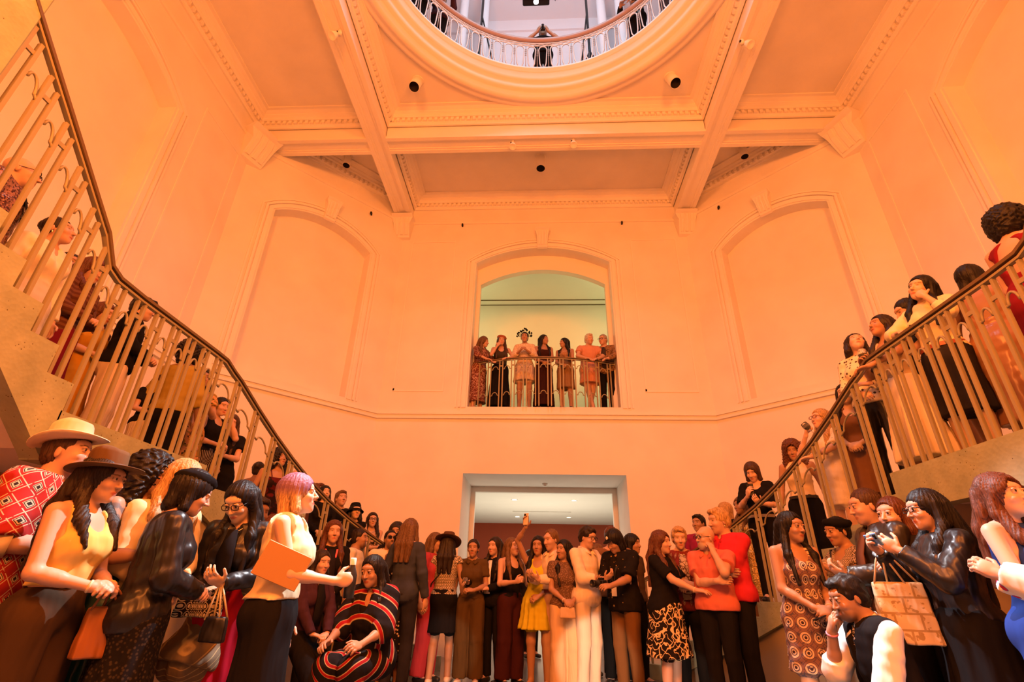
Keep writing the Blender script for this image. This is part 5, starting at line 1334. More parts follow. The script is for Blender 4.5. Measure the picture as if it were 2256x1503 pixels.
                if len(hat) > 3:
                    mb = MB(); mb.add([Tm@Vector((.002+.010*math.sin(a_)*(1-.5*(math.cos(a_) > 0)*math.cos(a_)), -.1, .048+.018*math.cos(a_))) for a_ in np.linspace(0, 2*math.pi, 13)[:-1]], [tuple(range(12))]); o = mb.build('cap_emblem', plain('emblem', (.85, .82, .75)), cap_o); md = o.modifiers.new('thick', 'SOLIDIFY'); md.thickness = .02
            elif hk == 'beret':
                mb.lathe([(.082, .0), (.10, .02), (.112, .045), (.10, .068), (.05, .08), (0, .082)], 28, Tm@Matrix.Rotation(R_(10), 4, 'Y')@Matrix.Diagonal((.95, 1.1, 1, 1))); mb.build('beret', hm, root)
            else:
                mb.lathe([(.0, .10), (.07, .098), (.084, .07), (.09, .01), (.135, -.035), (.132, -.038), (.086, .004)], 28, Tm@Matrix.Diagonal((.95, 1.1, 1, 1))); mb.build('bucket_hat', hm, root)
        elif hk == 'headband':
            mb = MB(); mb.tube([HM((0, .01, .03))@Vector((.083*math.cos(a_), 0, .083*math.sin(a_))) for a_ in np.linspace(-.3, math.pi+.3, 17)], .009, 6); mb.build('headband', hm, root)
        elif hk == 'fascinator':
            mb = MB(); rs = random.Random(3)
            for q in range(15):
                a_ = math.pi*(q/14); c_ = HM((0, .01, .03))@Vector(((.12+.04*rs.random())*math.cos(a_), -.04+.06*rs.random(), (.12+.045*rs.random())*math.sin(a_)))
                for e in range(5): 
                    w2 = rs.random()*6.28; mb.lathe([(0, -.006), (.016, .006), (.004, .028), (0, .03)], 6, Matrix.Translation(c_)@Matrix.Rotation(w2, 4, 'Y')@Matrix.Rotation(rs.random()*6, 4, 'X'))
                mb.tube([HM((0, .01, .03))@Vector((.088*math.cos(a_), 0, .088*math.sin(a_))), c_], .004, 5)
            mb.build('flower_headpiece', hm, root)
    Wm = lambda p: np.array([x, y, f])+k*np.array([cz*p[0]-sz*p[1], sz*p[0]+cz*p[1], p[2]])
    Wd = lambda p: np.array([cz*p[0]-sz*p[1], sz*p[0]+cz*p[1], p[2]])
    info = dict(root=root, k=k, W=Wm, Wd=Wd, hands={i: (Wm(HND[i][0]), Wd(HND[i][1]), Wd(HND[i][2]), Wd(HND[i][3])) for i in (0, 1)}, T=lambda p: Wm(T(p)), wr={i: Wm(wr[i]) for i in (0, 1)}, hc=Wm(hc))
    NP[0] += 1
    for h_ in hold: held(info, *h_)
    return info
EYEW = plain('eye_white', (.42, .36, .32), .25); EYEI = plain('iris', (.03, .015, .01), .15)
M_GLASS = None
def glass_mat():
    global M_GLASS
    if M_GLASS is None:
        M_GLASS, nt, b = nodes('clear_glass'); setc(b, (.95, .95, .95), .03, 0, .6); b.inputs['Transmission Weight'].default_value = .92; b.inputs['IOR'].default_value = 1.15
    return M_GLASS
def frame4(p, xax, zax):
    z_ = nz(zax); x_ = nz(np.array(xax)-z_*(np.array(xax)@z_)); y_ = np.cross(z_, x_)
    return Matrix([[x_[i], y_[i], z_[i], p[i]] for i in range(3)]+[[0, 0, 0, 1]])
def placed(name, M_, label, cat, group=None):
    e = empty(name, M_.translation, 0, label, cat, group); e.rotation_euler = M_.to_euler(); return e
def held(I, what, hand, label, *a):
    k = I['k']
    if hand in (0, 1): g, d_, n_, s_ = I['hands'][hand]
    if what == 'phone':      # a[0]=body colour ; held upright, screen to the face
        toward = nz(I['hc']-g); up = nz(UPV+.2*toward) if not (len(a) > 1 and a[1] == 'flat') else nz(s_*.2+d_)
        if len(a) > 1 and a[1] == 'wide': side_ = UPV; up = nz(np.cross(toward, UPV))
        yy = toward; M_ = frame4(g+up*.01, np.cross(up, yy)*-1, up); t = placed('phone', M_, label, 'phone')
        mb = MB(); mb.box(-.037, .037, -.0045, .0045, -.075, .075, bev=.003); mb.build('case', plain('phone_case', a[0] if a else (.01, .01, .012), .35), t)
        mb = MB(); mb.box(-.033, .033, .0046, .0052, -.07, .07); mb.build('screen', plain('phone_screen', (.01, .01, .012), .12), t)
        mb = MB(); mb.box(-.030, -.002, -.0065, -.0045, .04, .068, bev=.001)
        for cx_, cz_ in ((-.023, .061), (-.023, .047), (-.009, .054)): mb.lathe([(0, 0), (.006, 0), (.006, .003)], 10, Matrix.Translation((cx_, -.0065, cz_))@Matrix.Rotation(math.pi/2, 4, 'X'))
        mb.build('camera_block', M_BLACK, t)
    elif what == 'wine':
        M_ = frame4(g-UPV*.02, (1, 0, 0), UPV if not (len(a) > 1) else a[1]); t = placed('wine_glass', M_, label, 'glass')
        mb = MB(); mb.lathe([(.033, -.085), (.03, -.083), (.004, -.078), (.0035, 0), (.02, .012), (.036, .035), (.04, .06), (.034, .10), (.032, .10), (.038, .06), (.034, .037), (.018, .016), (0, .01)], 18); mb.build('bowl', glass_mat(), t)
        mb = MB(); mb.lathe([(0, .013), (.018, .018), (.033, .038), (.037, .055), (0, .055)], 16); mb.build('wine', plain('wine', a[0] if a else (.12, .004, .012), .1), t)
    elif what == 'camera':
        f_ = -nz(I['hc']-g)*np.array([1, 1, .6]); f_ = nz(f_) if len(a) == 0 else nz(np.array(a[0], float)); c_ = (I['hands'][0][0]+I['hands'][1][0])/2+f_*.02
        M_ = frame4(c_, np.cross(f_, UPV), UPV); t = placed('camera', M_, label, 'camera'); t.scale = ((a[1],)*3) if len(a) > 1 else (1, 1, 1); t.location = Vector(t.location)-Vector((0, 0, .06 if len(a) > 1 else 0))
        mb = MB(); mb.box(-.068, .068, -.03, .03, -.045, .04, bev=.008); mb.box(-.03, .03, -.03, .02, .04, .065, bev=.006); mb.box(-.072, -.045, -.01, .045, -.045, .035, bev=.006); mb.build('camera_body', M_BLACK, t)
        sgn = 1 if (np.array(M_.to_3x3()@Vector((0, 1, 0)))@f_) > 0 else -1
        Tm = Matrix.Rotation(-sgn*math.pi/2, 4, 'X'); mb = MB(); mb.lathe([(0, .03), (.036, .03), (.038, .06), (.034, .065), (.036, .12), (.04, .125), (.04, .14), (.034, .14), (.03, .125), (0, .12)], 20, Tm); mb.build('camera_lens', plain('lens_barrel', (.02, .02, .022), .3), t)
    elif what == 'bag':      # a: (dx,dy,dz) offset from hand in world, size(w,h,d), spec, strap color, rz
        off, sz_, spec, sc_, rz = a[:5]; p = (I['wr'][hand] if hand in (0, 1) else I['T'](hand))+np.array(off); t = empty('handbag' if len(a) < 6 else a[5], tuple(p), R_(rz), label, 'bag')
        w_, h_, d__ = sz_; G = Field(np.array([-w_/2-.03, -d__/2-.03, -h_-.03]), np.array([w_/2+.03, d__/2+.03, .03]), .008)
        def fn(X, Y, Z):
            th_ = d__/2*(.35+.65*np.clip(-Z/h_, 0, 1)**.6); qx, qy, qz = np.abs(X)-w_/2*(.88+.12*np.clip(-Z/h_, 0, 1))+.015, np.abs(Y)-th_+.008, np.abs(Z+h_/2)-h_/2+.012
            return np.sqrt(np.maximum(qx, 0)**2+np.maximum(qy, 0)**2+np.maximum(qz, 0)**2)+np.minimum(np.maximum(np.maximum(qx, qy), qz), 0)-.010+.003*np.sin(X*40+Z*25)*np.sin(Z*31)
        G.prim(('fn', np.array([-w_, -d__, -h_*1.2]), np.array([w_, d__, .1]), fn), 0); q = G.mesh(); np_mesh('pouch', q[0], q[1], cloth(*spec), t)
        if sc_ is not None:
            mb = MB()
            sp_ = I['W']; top = -np.array(off)+np.array([0, 0, .02]) if hand in (0, 1) else (I['T']((hand[0]*.6, hand[1]*.3, 1.44))-p)
            Mi = np.array(Matrix.Rotation(-R_(rz), 3, 'Z')); top = Mi@top
            for e in ((-.8, -.25), (.8, .25)) if len(a) < 7 else ((-.8, -.25),): mb.tube([(w_/2*e[0], d__*.2*(1 if e[0] > 0 else -1), -.02), tuple(np.array([w_/2*e[0]*.4, 0, 0])+top*.6), tuple(top), tuple(np.array([-w_/2*e[0]*.1, 0, 0])+top*.6), (-w_/2*e[0]*.35, d__*.2*(1 if e[0] > 0 else -1), -.02)], .006, 6)
            mb.build('strap', plain('bag_strap', sc_), t)
        return t
# ---------------------------------------------------------------- the guests
W_ = ('plain', (.80, .76, .68)); BK_ = (.012, .011, .012); K_ = ('plain', BK_); K2 = ('plain', (.02, .016, .018))
p = person
LE = ('leather', (.012, .011, .012))
# --- near left group
p('man in cream cowboy hat and red patterned short-sleeved shirt at far left', 158, 952, H=1.84, face=54, m=1, fat=1.08, skin='light', hair='brown', hs='crop', beard=1, hat=('cowboy', (.80, .70, .50)), lod=0,
  top=('shirt+neck=deepv+hem=.74+sl=.95+t=.035', ('ikat', (.34, .025, .022), (.03, .02, .02), 2.3, (.62, .50, .34))), bot=('pants', K_), arms=('down', ((.07, -.24, 1.10), (-.9, -.4, .1), (0, .6, -.8), (.7, .8, -.4), .8)), head=(8, -3, 0),
  extras=(('open_front', W_, 1.2), ('cuff', (.75, .62, .42), 1, .05)), shoes=BK_)
A2 = p('woman in brown wide-brimmed hat, yellow tank top and brown trousers, hands clasped', 240, 1012, D=2.66, face=50, skin='light', hair='dark', hs='wavy', hat=('fedora', (.13, .075, .035)), lod=0, fat=1.05,
  top=('crop+hem=1.06', ('plain', (.75, .55, .16))), bot=('wide', ('plain', (.055, .032, .018)), dict(top=1.07)), arms=('waist', 'waist'), head=(4, 4, 0), extras=(('bracelet', 0, (.7, .5, .1)), ('bracelet', 1, (.75, .6, .4))), shoes=BK_)
held(A2, 'bag', 0, 'tan leather shoulder bag beside the woman in the brown hat', (.0, .04, -.08), (.21, .22, .07), ('leather', (.30, .11, .03)), (.2, .08, .03), 60)
A3 = p('woman with curly dark hair and tattooed shoulder in teal satin dress with wine glass', 335, 1010, D=3.12, face=52, skin='tan', hair='black', hs='curly', lod=0, fat=1.1, tatt=True,
  top=('cami+dress+hem=.42+w=.27+pleat=.012', ('satin', (.015, .085, .10))), bot=('wide', ('plain', (.75, .68, .50))), arms=('chest', 'glass'), head=(6, -6, 0), extras=(('bracelet', 0, (.9, .75, .3)), ('earring',)), hold=[('wine', 1, 'wine glass held by the curly-haired woman in the teal dress', (.25, .02, .02))])
p('blond woman in red-framed glasses and pale yellow top behind the teal dress', 420, 1020, H=1.74, face=30, skin='fair', hair='blond', hs='long', glasses='red', lod=0, top=('blouse', ('plain', (.75, .62, .35))), bot=('skirt', ('plain', (.7, .62, .4)), dict(hem=.3)), head=(10, 14, 6), arms=('clasp', 'clasp'))
A5 = p('woman in black leather jacket, dark bob and long lace skirt seen from behind', 442, 1046, D=2.92, face=98, skin='light', hair='black', hs='bob', hat=('beret', (.01, .01, .012)), lod=0, fat=1.0, lean=3,
  top=('jacket+neck=crew+hem=.85+t=.024', LE), bot=('skirt', ('lace', (.012, .011, .012), (.045, .035, .025), 1.0), dict(hem=.08, w=.24, pleat=.01)), arms=('waist', 'waist'), head=(-4, 14, 0))
A6 = p('woman in black glasses with long black hair, red skirt and leather jacket looking down', 528, 1068, H=1.67, face=-22, skin='asian', hair='black', hs='long', glasses='black', lod=0, lean=10,
  top=('jacket+neck=deepv+hem=.93', LE), bot=('skirt', ('plain', (.50, .012, .035)), dict(hem=.1, w=.21, pleat=.006, top=1.06)), arms=('phonelow', 'waist'), head=(-10, 24, -4), extras=(('open_front', K_), ('necklace',), ('bracelet', 1, (.15, .5, .1))))
held(A6, 'bag', 1, 'clutch with black and cream chain pattern held by the woman in red skirt', (.02, -.03, .02), (.27, .15, .06), ('chain', (.02, .015, .012), (.62, .52, .34), 1.3), None, 8, 'clutch_bag')
held(A6, 'bag', 0, 'small black leather bag hanging beside the red skirt', (.05, -.04, -.16), (.14, .13, .06), LE, (.5, .42, .25), 10)
p('seated person with short dark hair in grey and tan swirl kimono, seen from behind', 572, 1190, D=3.45, face=125, skin='tan', hair='black', hs='short', legs='sit', seat=.58, lod=0, m=1, lean=18, top=('long+sl=1.3+neck=crew+t=.04', ('swirl', (.22, .17, .11), (.52, .40, .2), .9)), bot=('pants', ('swirl', (.22, .17, .11), (.52, .40, .2), .9)), arms=('fwd', 'fwd'), extras=(('bracelet', 1, (.8, .7, .6)),), head=(0, 8, 0))
A8 = p('woman with purple and blond bob in cream sleeveless top and black skirt, holding folder', 652, 1052, H=1.66, face=76, skin='fair', hair='blond', hs='bob', hc2=(.20, .10, .18), lod=0,
  top=('tank+t=.03+hem=1.0', ('plain', (.78, .66, .42))), bot=('skirt', ('plain', BK_), dict(hem=.12, w=.19, w2=.17, pleat=.003, top=1.05)), arms=('down', ((.10, -.33, 1.10), (-.1, -.95, .15), (-.9, .2, 0), (.3, 1, -.5), 1.2)), head=(2, -10, 0))
g = A8['hands'][1][0]
mb = MB(); mb.box(-.125, .125, -.004, .004, -.09, .09, bev=.003); mb.box(-.125, .125, .005, .008, -.088, .088); o = mb.build('folder', plain('tan_card', (.46, .26, .10), .6)); o.location = tuple(A8['T']((-.205, -.05, 1.17))); o.rotation_euler = (R_(4), R_(20), R_(30))
tag(o, 'tan card folder tucked under the arm of the woman in the cream top', 'folder')
t = empty('water_bottle', tuple(g-np.array([0, 0, .0])), 0, 'small bottle with white cap in the hand of the woman in the cream top', 'bottle')
mb = MB(); mb.lathe([(0, -.10), (.03, -.098), (.032, .02), (.018, .06), (.014, .075)], 18); mb.build('bottle_body', plain('smoky_glass', (.03, .03, .03), .1), t); mb = MB(); mb.lathe([(.017, .072), (.017, .105), (.014, .11), (0, .11)], 16); mb.build('cap', plain('white_cap', (.85, .85, .85)), t)
p('bare arm and blue dress of a woman cut off by the left picture edge', -95, 1120, D=2.3, face=80, skin='light', hs='long', lod=1, top=('tank+dress+hem=.5+w=.22', ('plain', (.02, .05, .30))), bot=('none',), arms=('down', 'down'))
# --- left upper stair
p('bald man in glasses and sequined shirt high on the left stair', 52, 352, H=1.75, zone=1, face=70, m=1, skin='light', hs='bald', hair='grey', glasses='black', lod=1, top=('shirt+sl=.9+t=.03', ('sequin', (.10, .05, .07), (.45, .25, .22))), bot=('pants', K2), head=(5, -4, 0), extras=(('open_front', K_, 1.2),))
p('woman with pulled-back dark hair and headband in loose white shirt on the left stair', 128, 485, H=1.66, zone=1, face=38, skin='light', hair='dark', hs='bun', hat=('headband', (.01, .01, .01)), lod=1, top=('blouse+neck=deepv+hem=.66+w=.23+flow+sl=1.9', ('plain', (.82, .74, .58))), bot=('leggings', K_), head=(20, -12, 0), extras=(('earring',),))
p('smiling bearded man in black and maroon on the left stair', 158, 562, H=1.72, zone=1, face=30, m=1, skin='tan', hair='dark', hs='crop', beard=2, lod=1, top=('long', ('plain', (.04, .01, .015))), bot=('pants', ('plain', (.14, .01, .03))), arms=('folded', 'folded'))
p('woman with long brown hair in striped brown jumper and burgundy skirt on the left stair', 222, 575, H=1.66, zone=1, face=60, skin='light', hair='auburn', hs='long', lod=1, top=('long', ('stripes', (.10, .035, .02), (.16, .07, .04), .5)), bot=('skirt', ('plain', (.16, .01, .03)), dict(hem=.5)), arms=('waist', 'waist'), head=(-10, 20, 0))
p('woman in mustard yellow dress on the left landing', 240, 672, H=1.60, zone=1, face=50, skin='light', hair='auburn', hs='long', lod=1, top=('tee+dress+hem=.35+w=.25+pleat=.012', ('plain', (.55, .30, .03))), bot=('none',), arms=('clasp', 'waist'), head=(0, 15, 0))
p('man in black top and cream trousers leaning at the left landing rail', 325, 660, H=1.74, zone=1, face=85, m=1, skin='light', hair='black', hs='short', lod=1, top=('long', K_), bot=('wide', ('plain', (.72, .58, .40))), arms=('waist', 'waist'), head=(0, 8, 0))
p('child with brown bob in dark top and white skirt on the left landing', 362, 826, H=1.28, zone=1, face=25, skin='light', hair='brown', hs='bob', lod=1, top=('tee', K_), bot=('skirt', ('fringe', (.6, .5, .35), (.8, .72, .55)), dict(hem=.42, w=.22)), arms=('waist', 'waist'), head=(0, 18, 0))
p('person with black afro in mustard top and black trousers on the left landing', 425, 762, H=1.72, zone=1, face=150, skin='brown', hair='black', hs='afro', lod=1, top=('blouse', ('plain', (.36, .26, .05))), bot=('wide', K_), arms=('down', 'down'))
p('woman in floral dress with bangles beside the left landing rail', 452, 818, H=1.60, zone=1, face=10, skin='tan', hair='dark', hs='midlong', lod=1, top=('tee+dress+hem=.45+w=.24', ('floral', (.30, .20, .05), (.6, .3, .12), 1.2, (.05, .04, .02))), bot=('none',), arms=('phone', 'chest'), extras=(('necklace',),))
p('woman in long cream skirt and dark top at the head of the lower left flight', 436, 850, H=1.52, zone=1, face=120, skin='light', hair='brown', hs='midlong', lod=1, top=('tank', ('plain', (.6, .5, .35))), bot=('skirt', ('plain', (.75, .62, .42)), dict(hem=.1, w=.22)), dshift=0)
p('woman in black top and striped trousers resting her chin on her hand, lower left stair', 492, 878, H=1.66, zone=1, face=40, skin='light', hair='black', hs='bun', lod=1, top=('tank', K_), bot=('wide', ('pinstripe', (.02, .018, .018), (.5, .42, .3), 1.6)), arms=('chin', 'waist'), head=(0, 10, 0))
B12 = p('woman with long brown hair in black dress holding a phone on the lower left stair', 514, 916, H=1.64, zone=1, face=-12, skin='light', hair='brown', hs='long', lod=1, top=('tee+dress+hem=.4+w=.22', K_), bot=('none',), arms=('phonelow', 'clasp'), head=(8, 10, 0), hold=[('phone', 0, 'pale phone held by the woman in black on the lower left stair', (.7, .6, .5))])
p('woman with big curly dark hair in dark red dress on the lower left stair', 614, 995, H=1.66, zone=1, face=18, skin='tan', hair='black', hs='curly', lod=1, top=('cami+dress+hem=.5+w=.24', ('floral', (.10, .012, .012), (.02, .01, .01), 1.0)), bot=('none',), head=(20, -12, 0))
p('bald pink-faced man looking up behind the left stair rail', 657, 1033, H=1.70, zone=1, face=40, m=1, skin='fair', hair='grey', hs='bald', lod=1, top=('long', ('plain', (.1, .05, .04))), head=(0, -15, 0))
p('person in grey backpack and maroon top partly hidden behind the left stair rail', 572, 1020, H=1.6, zone=1, face=160, skin='brown', hair='dark', hs='bun', lod=1, top=('tank', ('plain', (.10, .02, .03))), bot=('pants', K_))
p('dark-skinned person in black between the red skirt and the cream top', 575, 1098, H=1.72, face=20, skin='brown', hair='dark', hs='short', lod=1, m=1, top=('jacket+hem=.8', K_), bot=('pants', K_), head=(10, 10, 0), extras=(('open_front', W_),))
p('brown-haired woman peeking between the swirl kimono and the cream top', 604, 1140, H=1.66, face=15, skin='light', hair='auburn', hs='wavy', lod=1, top=('tee', ('plain', (.12, .03, .02))))
p('reddish-haired person behind the black bob on the lower left stair', 698, 1068, H=1.70, zone=1, face=60, skin='light', hair='auburn', hs='short', m=1, lod=1, head=(0, -10, 0))
p('woman with black bob and fringe in black looking up, lower left stair', 716, 1074, H=1.60, zone=1, face=10, skin='asian', hair='black', hs='bob', lod=1, top=('jacket+neck=v', K_), head=(8, -14, 0), arms=('clasp', 'clasp'))
p('man with tousled brown hair in black jumper on the lower left stair', 752, 1084, H=1.74, zone=1, face=15, m=1, skin='light', hair='lbrown', hs='short', lod=1, top=('long', K_), head=(8, -8, 0))
p('person in black bucket hat and black waistcoat on the lower left stair', 784, 1112, H=1.62, zone=1, face=8, skin='asian', hair='black', hs='midlong', hat=('bucket', (.012, .011, .012)), lod=1, top=('tee+neck=v+sl=0', K_), head=(8, -6, 0))
p('woman in glasses with long dark hair and patterned camisole low on the left stair', 822, 1132, H=1.68, zone=1, face=8, skin='light', hair='dark', hs='long', glasses='black', lod=1, top=('cami', ('scribble', (.6, .42, .3), (.02, .02, .02), 1)), head=(0, -4, 0), arms=('folded', 'folded'), extras=(('necklace',),))
# --- floor, left of the doorway
p('woman with long brown hair, black blazer, pink lanyard and badge', 738, 1150, H=1.69, face=10, skin='light', hair='auburn', hs='long', lod=1, top=('jacket', K_), arms=('clasp', 'clasp'), extras=(('open_front', K2), ('lanyard', (.8, .12, .14))))
p('smiling man in profile with short dark hair and white t-shirt', 792, 1166, H=1.76, face=76, m=1, skin='tan', hair='dark', hs='crop', beard=1, lod=1, top=('tee', ('plain', (.75, .68, .55))))
C3 = p('smiling seated woman with long black hair in red and black formline shawl', 822, 1228, D=4.3, face=-28, skin='tan', hair='black', hs='long', legs='sit', seat=.46, lod=0, lean=8, fat=1.05, top=('blouse+sl=1.2+neck=deepv+t=.045+hem=.6', ('formline', (.014, .012, .014), (.30, .015, .02), 1.0, (.5, .38, .22))), bot=('skirt', ('formline', (.014, .012, .014), (.30, .015, .02), 1.3, (.5, .38, .22)), dict(drop=.8)), arms=('fwd', 'fwd'), head=(-6, 4, -4), extras=(('earring',),))
C4 = p('man in sunglasses and goatee with loose white shirt and floral shorts', 862, 1170, H=1.74, face=8, m=1, fat=1.05, skin='tan', hair='black', hs='crop', beard=1, glasses='sun', lod=1, top=('shirt+sl=1.2+hem=.72+t=.03', ('plain', (.80, .70, .52))), bot=('shorts', ('scribble', (.5, .4, .25), (.04, .03, .02), .7)), arms=('fwd', 'foldedlow'), head=(4, -8, 0), extras=(('necklace',),), shoes=(.03, .02, .02))
C5 = p('seated woman in dark plum cardigan with crossed legs and hands in her lap', 712, 1215, D=4.2, face=34, skin='light', hair='dark', hs='midlong', legs='sitcross', seat=.36, lod=1, lean=6, top=('jacket+neck=deepv', ('plain', (.05, .02, .035))), bot=('skirt', K_, dict(short=1)), arms=('knee', 'knee'), extras=(('open_front', K_, 1.0), ('bracelet', 0, (.7, .1, .15))), shoes=(.02, .02, .02))
p('face half hidden behind the man in sunglasses', 876, 1154, H=1.84, face=-10, skin='tan', hair='dark', hs='bob', lod=1, top=('jacket+neck=crew', K2))
p('woman with long light brown hair and denim jacket seen from behind', 906, 1146, D=6.3, face=150, skin='light', hair='lbrown', hs='midlong', lod=1, top=('jacket+neck=crew', ('denim', (.035, .04, .06), (.06, .07, .10))), bot=('pants', ('denim', (.02, .02, .03), (.035, .035, .05))))
p('person in dotted black dress standing behind the white shirt man', 888, 1172, H=1.69, face=-20, skin='brown', hair='black', hs='long', lod=1, top=('tank+dress+hem=.3+w=.25', ('dots', (.012, .011, .012), (.5, .4, .3), 1)), bot=('none',), arms=('clasp', 'clasp'))
C8 = p('woman in broad dark hat, black and white lace top and colour-block skirt seen from behind', 988, 1182, H=1.70, face=168, skin='tan', hair='dark', hs='midlong', hat=('wide', (.10, .05, .03)), lod=1, top=('tee+sl=.2+hem=.98', ('tile', (.03, .025, .025), (.62, .52, .36), 1.2)), bot=('skirt', ('plain', BK_), dict(hem=.55, w=.19, pleat=.003)), arms=('down', 'down'), legs='step', extras=(('bracelet', 0, (.7, .5, .4)), ('strapbag', 1, (.02, .02, .02))), shoes=(.75, .62, .5))
p('woman glimpsed behind the broad dark hat', 960, 1176, H=1.74, face=60, skin='light', hair='lbrown', hs='midlong', lod=1, top=('tee', ('plain', (.45, .06, .09))), bot=('wide', ('plain', (.40, .04, .05))))
p('woman in olive brown jumpsuit with hair tied back and white trainers', 1044, 1190, H=1.66, face=-8, skin='tan', hair='dark', hs='bun', lod=1, top=('shirt+hem=.96', ('plain', (.09, .055, .02))), bot=('wide', ('plain', (.09, .055, .02)), dict(top=1.06)), arms=('waist', 'down'), shoes=(.75, .7, .62), extras=(('bracelet', 1, (.7, .5, .3)),))
p('woman in black blazer over white top with crossbody strap near the doorway', 1092, 1186, H=1.70, face=-36, skin='light', hair='dark', hs='long', lod=1, top=('jacket', K_), bot=('pants', K_), extras=(('open_front', W_, 1.0), ('strapbag', -1, (.02, .02, .02))), arms=('waist', 'fwd'), hold=[('wine', 1, 'glass held by the woman in the black blazer near the doorway', (.4, .2, .1))])
p('woman in sleeveless black dress with wine glass looking up near the doorway', 1126, 1188, H=1.69, face=34, skin='light', hair='lbrown', hs='long', lod=1, top=('tank+hem=.96', K_), bot=('wide', ('plain', (.05, .012, .012))), arms=('glass', 'glass'), head=(8, -8, 0), hold=[('wine', 0, 'wine glass held by the woman in the sleeveless black dress', (.3, .02, .02))])
C13 = p('woman in bright yellow dress raising a phone overhead by the doorway', 1186, 1184, H=1.70, face=-12, skin='tan', hair='black', hs='long', lod=1, top=('tank+dress+hem=.62+w=.26+pleat=.015', ('plain', (.62, .55, .03))), bot=('none',), arms=('clasp', 'raise'), hold=[('phone', 1, 'phone raised overhead by the woman in the yellow dress', (.75, .6, .4))], shoes=(.02, .02, .02))
p('man with receding hair in white shirt, belt and tan trousers looking down', 1213, 1168, H=1.78, face=-48, m=1, skin='light', hair='lbrown', hs='receding', lod=1, top=('shirt+sl=1.95+hem=1.0', ('plain', (.80, .66, .48))), bot=('pants', ('plain', (.62, .40, .25))), arms=('phonelow', 'phonelow'), head=(0, 12, 0), extras=(('belt', (.12, .02, .015)),))
C15 = p('woman with long black hair, sheer dark top and wide cream trousers, hands clasped', 1243, 1192, H=1.63, face=14, skin='tan', hair='black', hs='long', lod=1, top=('tee', ('lace', (.14, .08, .05), (.3, .19, .12), 1)), bot=('wide', ('plain', (.70, .50, .28)), dict(top=1.06)), arms=('clasp', 'clasp'), head=(-55, 0, 0), extras=(('bracelet', 1, (.7, .6, .5)),))
held(C15, 'bag', 1, 'cream clutch under the clasped hands of the woman in sheer top', (.03, -.03, -.06), (.20, .12, .03), ('plain', (.62, .45, .28)), None, 10, 'clutch_bag')
p('man in white shirt, white trousers and glasses with swept-back dark hair', 1296, 1162, H=1.80, face=52, m=1, skin='light', hair='dark', hs='short', glasses='black', lod=1, top=('shirt+sl=1.6+hem=.84', ('plain', (.82, .70, .55))), bot=('pants', ('plain', (.80, .68, .52))), arms=('fwd', 'phonelow'), head=(0, 16, 0))
p('fair-haired woman in white glimpsed behind the man in glasses', 1316, 1200, H=1.70, face=150, skin='light', hair='lbrown', hs='bun', lod=1, top=('tee', W_))
C18 = p('photographer in black cap and black and gold shirt with brown trousers', 1346, 1172, H=1.76, face=-38, m=1, skin='tan', hair='black', hs='bob', hat=('cap', (.012, .012, .014), cloth('plain', (.012, .012, .014)), 1), lod=1, lean=6, top=('shirt+sl=.9+hem=.83+t=.035', ('speck', (.014, .012, .012), (.40, .26, .08), .35)), bot=('pants', ('plain', (.17, .085, .03))), arms=('fwd', 'phonelow'), head=(-6, 26, 0), extras=(('lanyard', (.02, .02, .02)), ('strapbag', -1, (.015, .015, .015))))
held(C18, 'camera', 0, 'black camera held low by the photographer in the cap', (-.8, -.6, -.1))
p('dark-haired person behind the photographer in the cap', 1390, 1180, H=1.78, face=60, m=1, skin='tan', hair='black', hs='bob', lod=1, top=('tee', ('plain', (.08, .05, .03))))
p('auburn-haired person behind the black cap near the doorway', 1346, 1163, H=1.88, face=170, skin='light', hair='auburn', hs='short', m=1, lod=1, top=('tee', ('plain', (.2, .1, .05))))
p('person in a dark suit in the lobby beyond the doorway', 1168, 1213, D=9.5, face=30, m=1, skin='tan', hair='dark', hs='short', lod=2, top=('jacket', K_), bot=('pants', K_))
# --- floor, right of the doorway
p('auburn-haired woman in black top and black floral white skirt reaching right', 1452, 1174, H=1.68, face=62, fat=1.12, skin='light', hair='auburn', hs='wavy', lod=1, top=('tee+sl=.8+hem=.72+w=.21+flow+dress', ('plain', BK_)), bot=('skirt', ('scribble', (.02, .016, .016), (.80, .62, .38), .8), dict(hem=.47, w=.26, pleat=.012)), arms=('fwd', ((.12, -.42, 1.10), (0, -1, 0), (-.3, 0, -1), (.4, .3, -1), .4)), head=(0, 0, 0), extras=(('bracelet', 1, (.8, .6, .4)),), shoes=(.03, .02, .02))
p('older woman with cropped fair hair and patterned red jacket', 1494, 1163, H=1.78, face=6, skin='fair', hair='blond', hs='short', lod=1, top=('jacket', ('ikat', (.20, .03, .03), (.5, .35, .25), 1.6, (.1, .03, .03))), extras=(('open_front', ('scribble', (.5, .4, .3), (.1, .05, .04), 1)),), arms=('waist', 'waist'), head=(0, 10, 0))
p('bald man in glasses and salmon pink shirt with hand on his chin, arms crossed', 1552, 1160, H=1.72, face=-24, m=1, fat=1.08, skin='light', hair='grey', hs='bald', beard=1, glasses='black', lod=0, top=('shirt+hem=.90+t=.026', ('plain', (.62, .16, .12))), bot=('pants', K_), arms=(((.10, -.13, 1.43), (-.3, .3, .9), (-.6, .3, 0), (.7, -.3, -1), 1.3), 'folded'), head=(-28, 4, 0), shoes=BK_)
p('tall fair-haired man in bright red long-sleeved shirt', 1580, 1122, H=1.92, face=-40, m=1, fat=1.08, skin='light', hair='blond', hs='short', lod=1, top=('shirt+sl=1.95+hem=.88+t=.03', ('plain', (.58, .03, .05))), bot=('pants', K_), arms=('folded', 'foldedlow'), head=(-20, 8, 0), extras=(('earring',),), shoes=BK_)
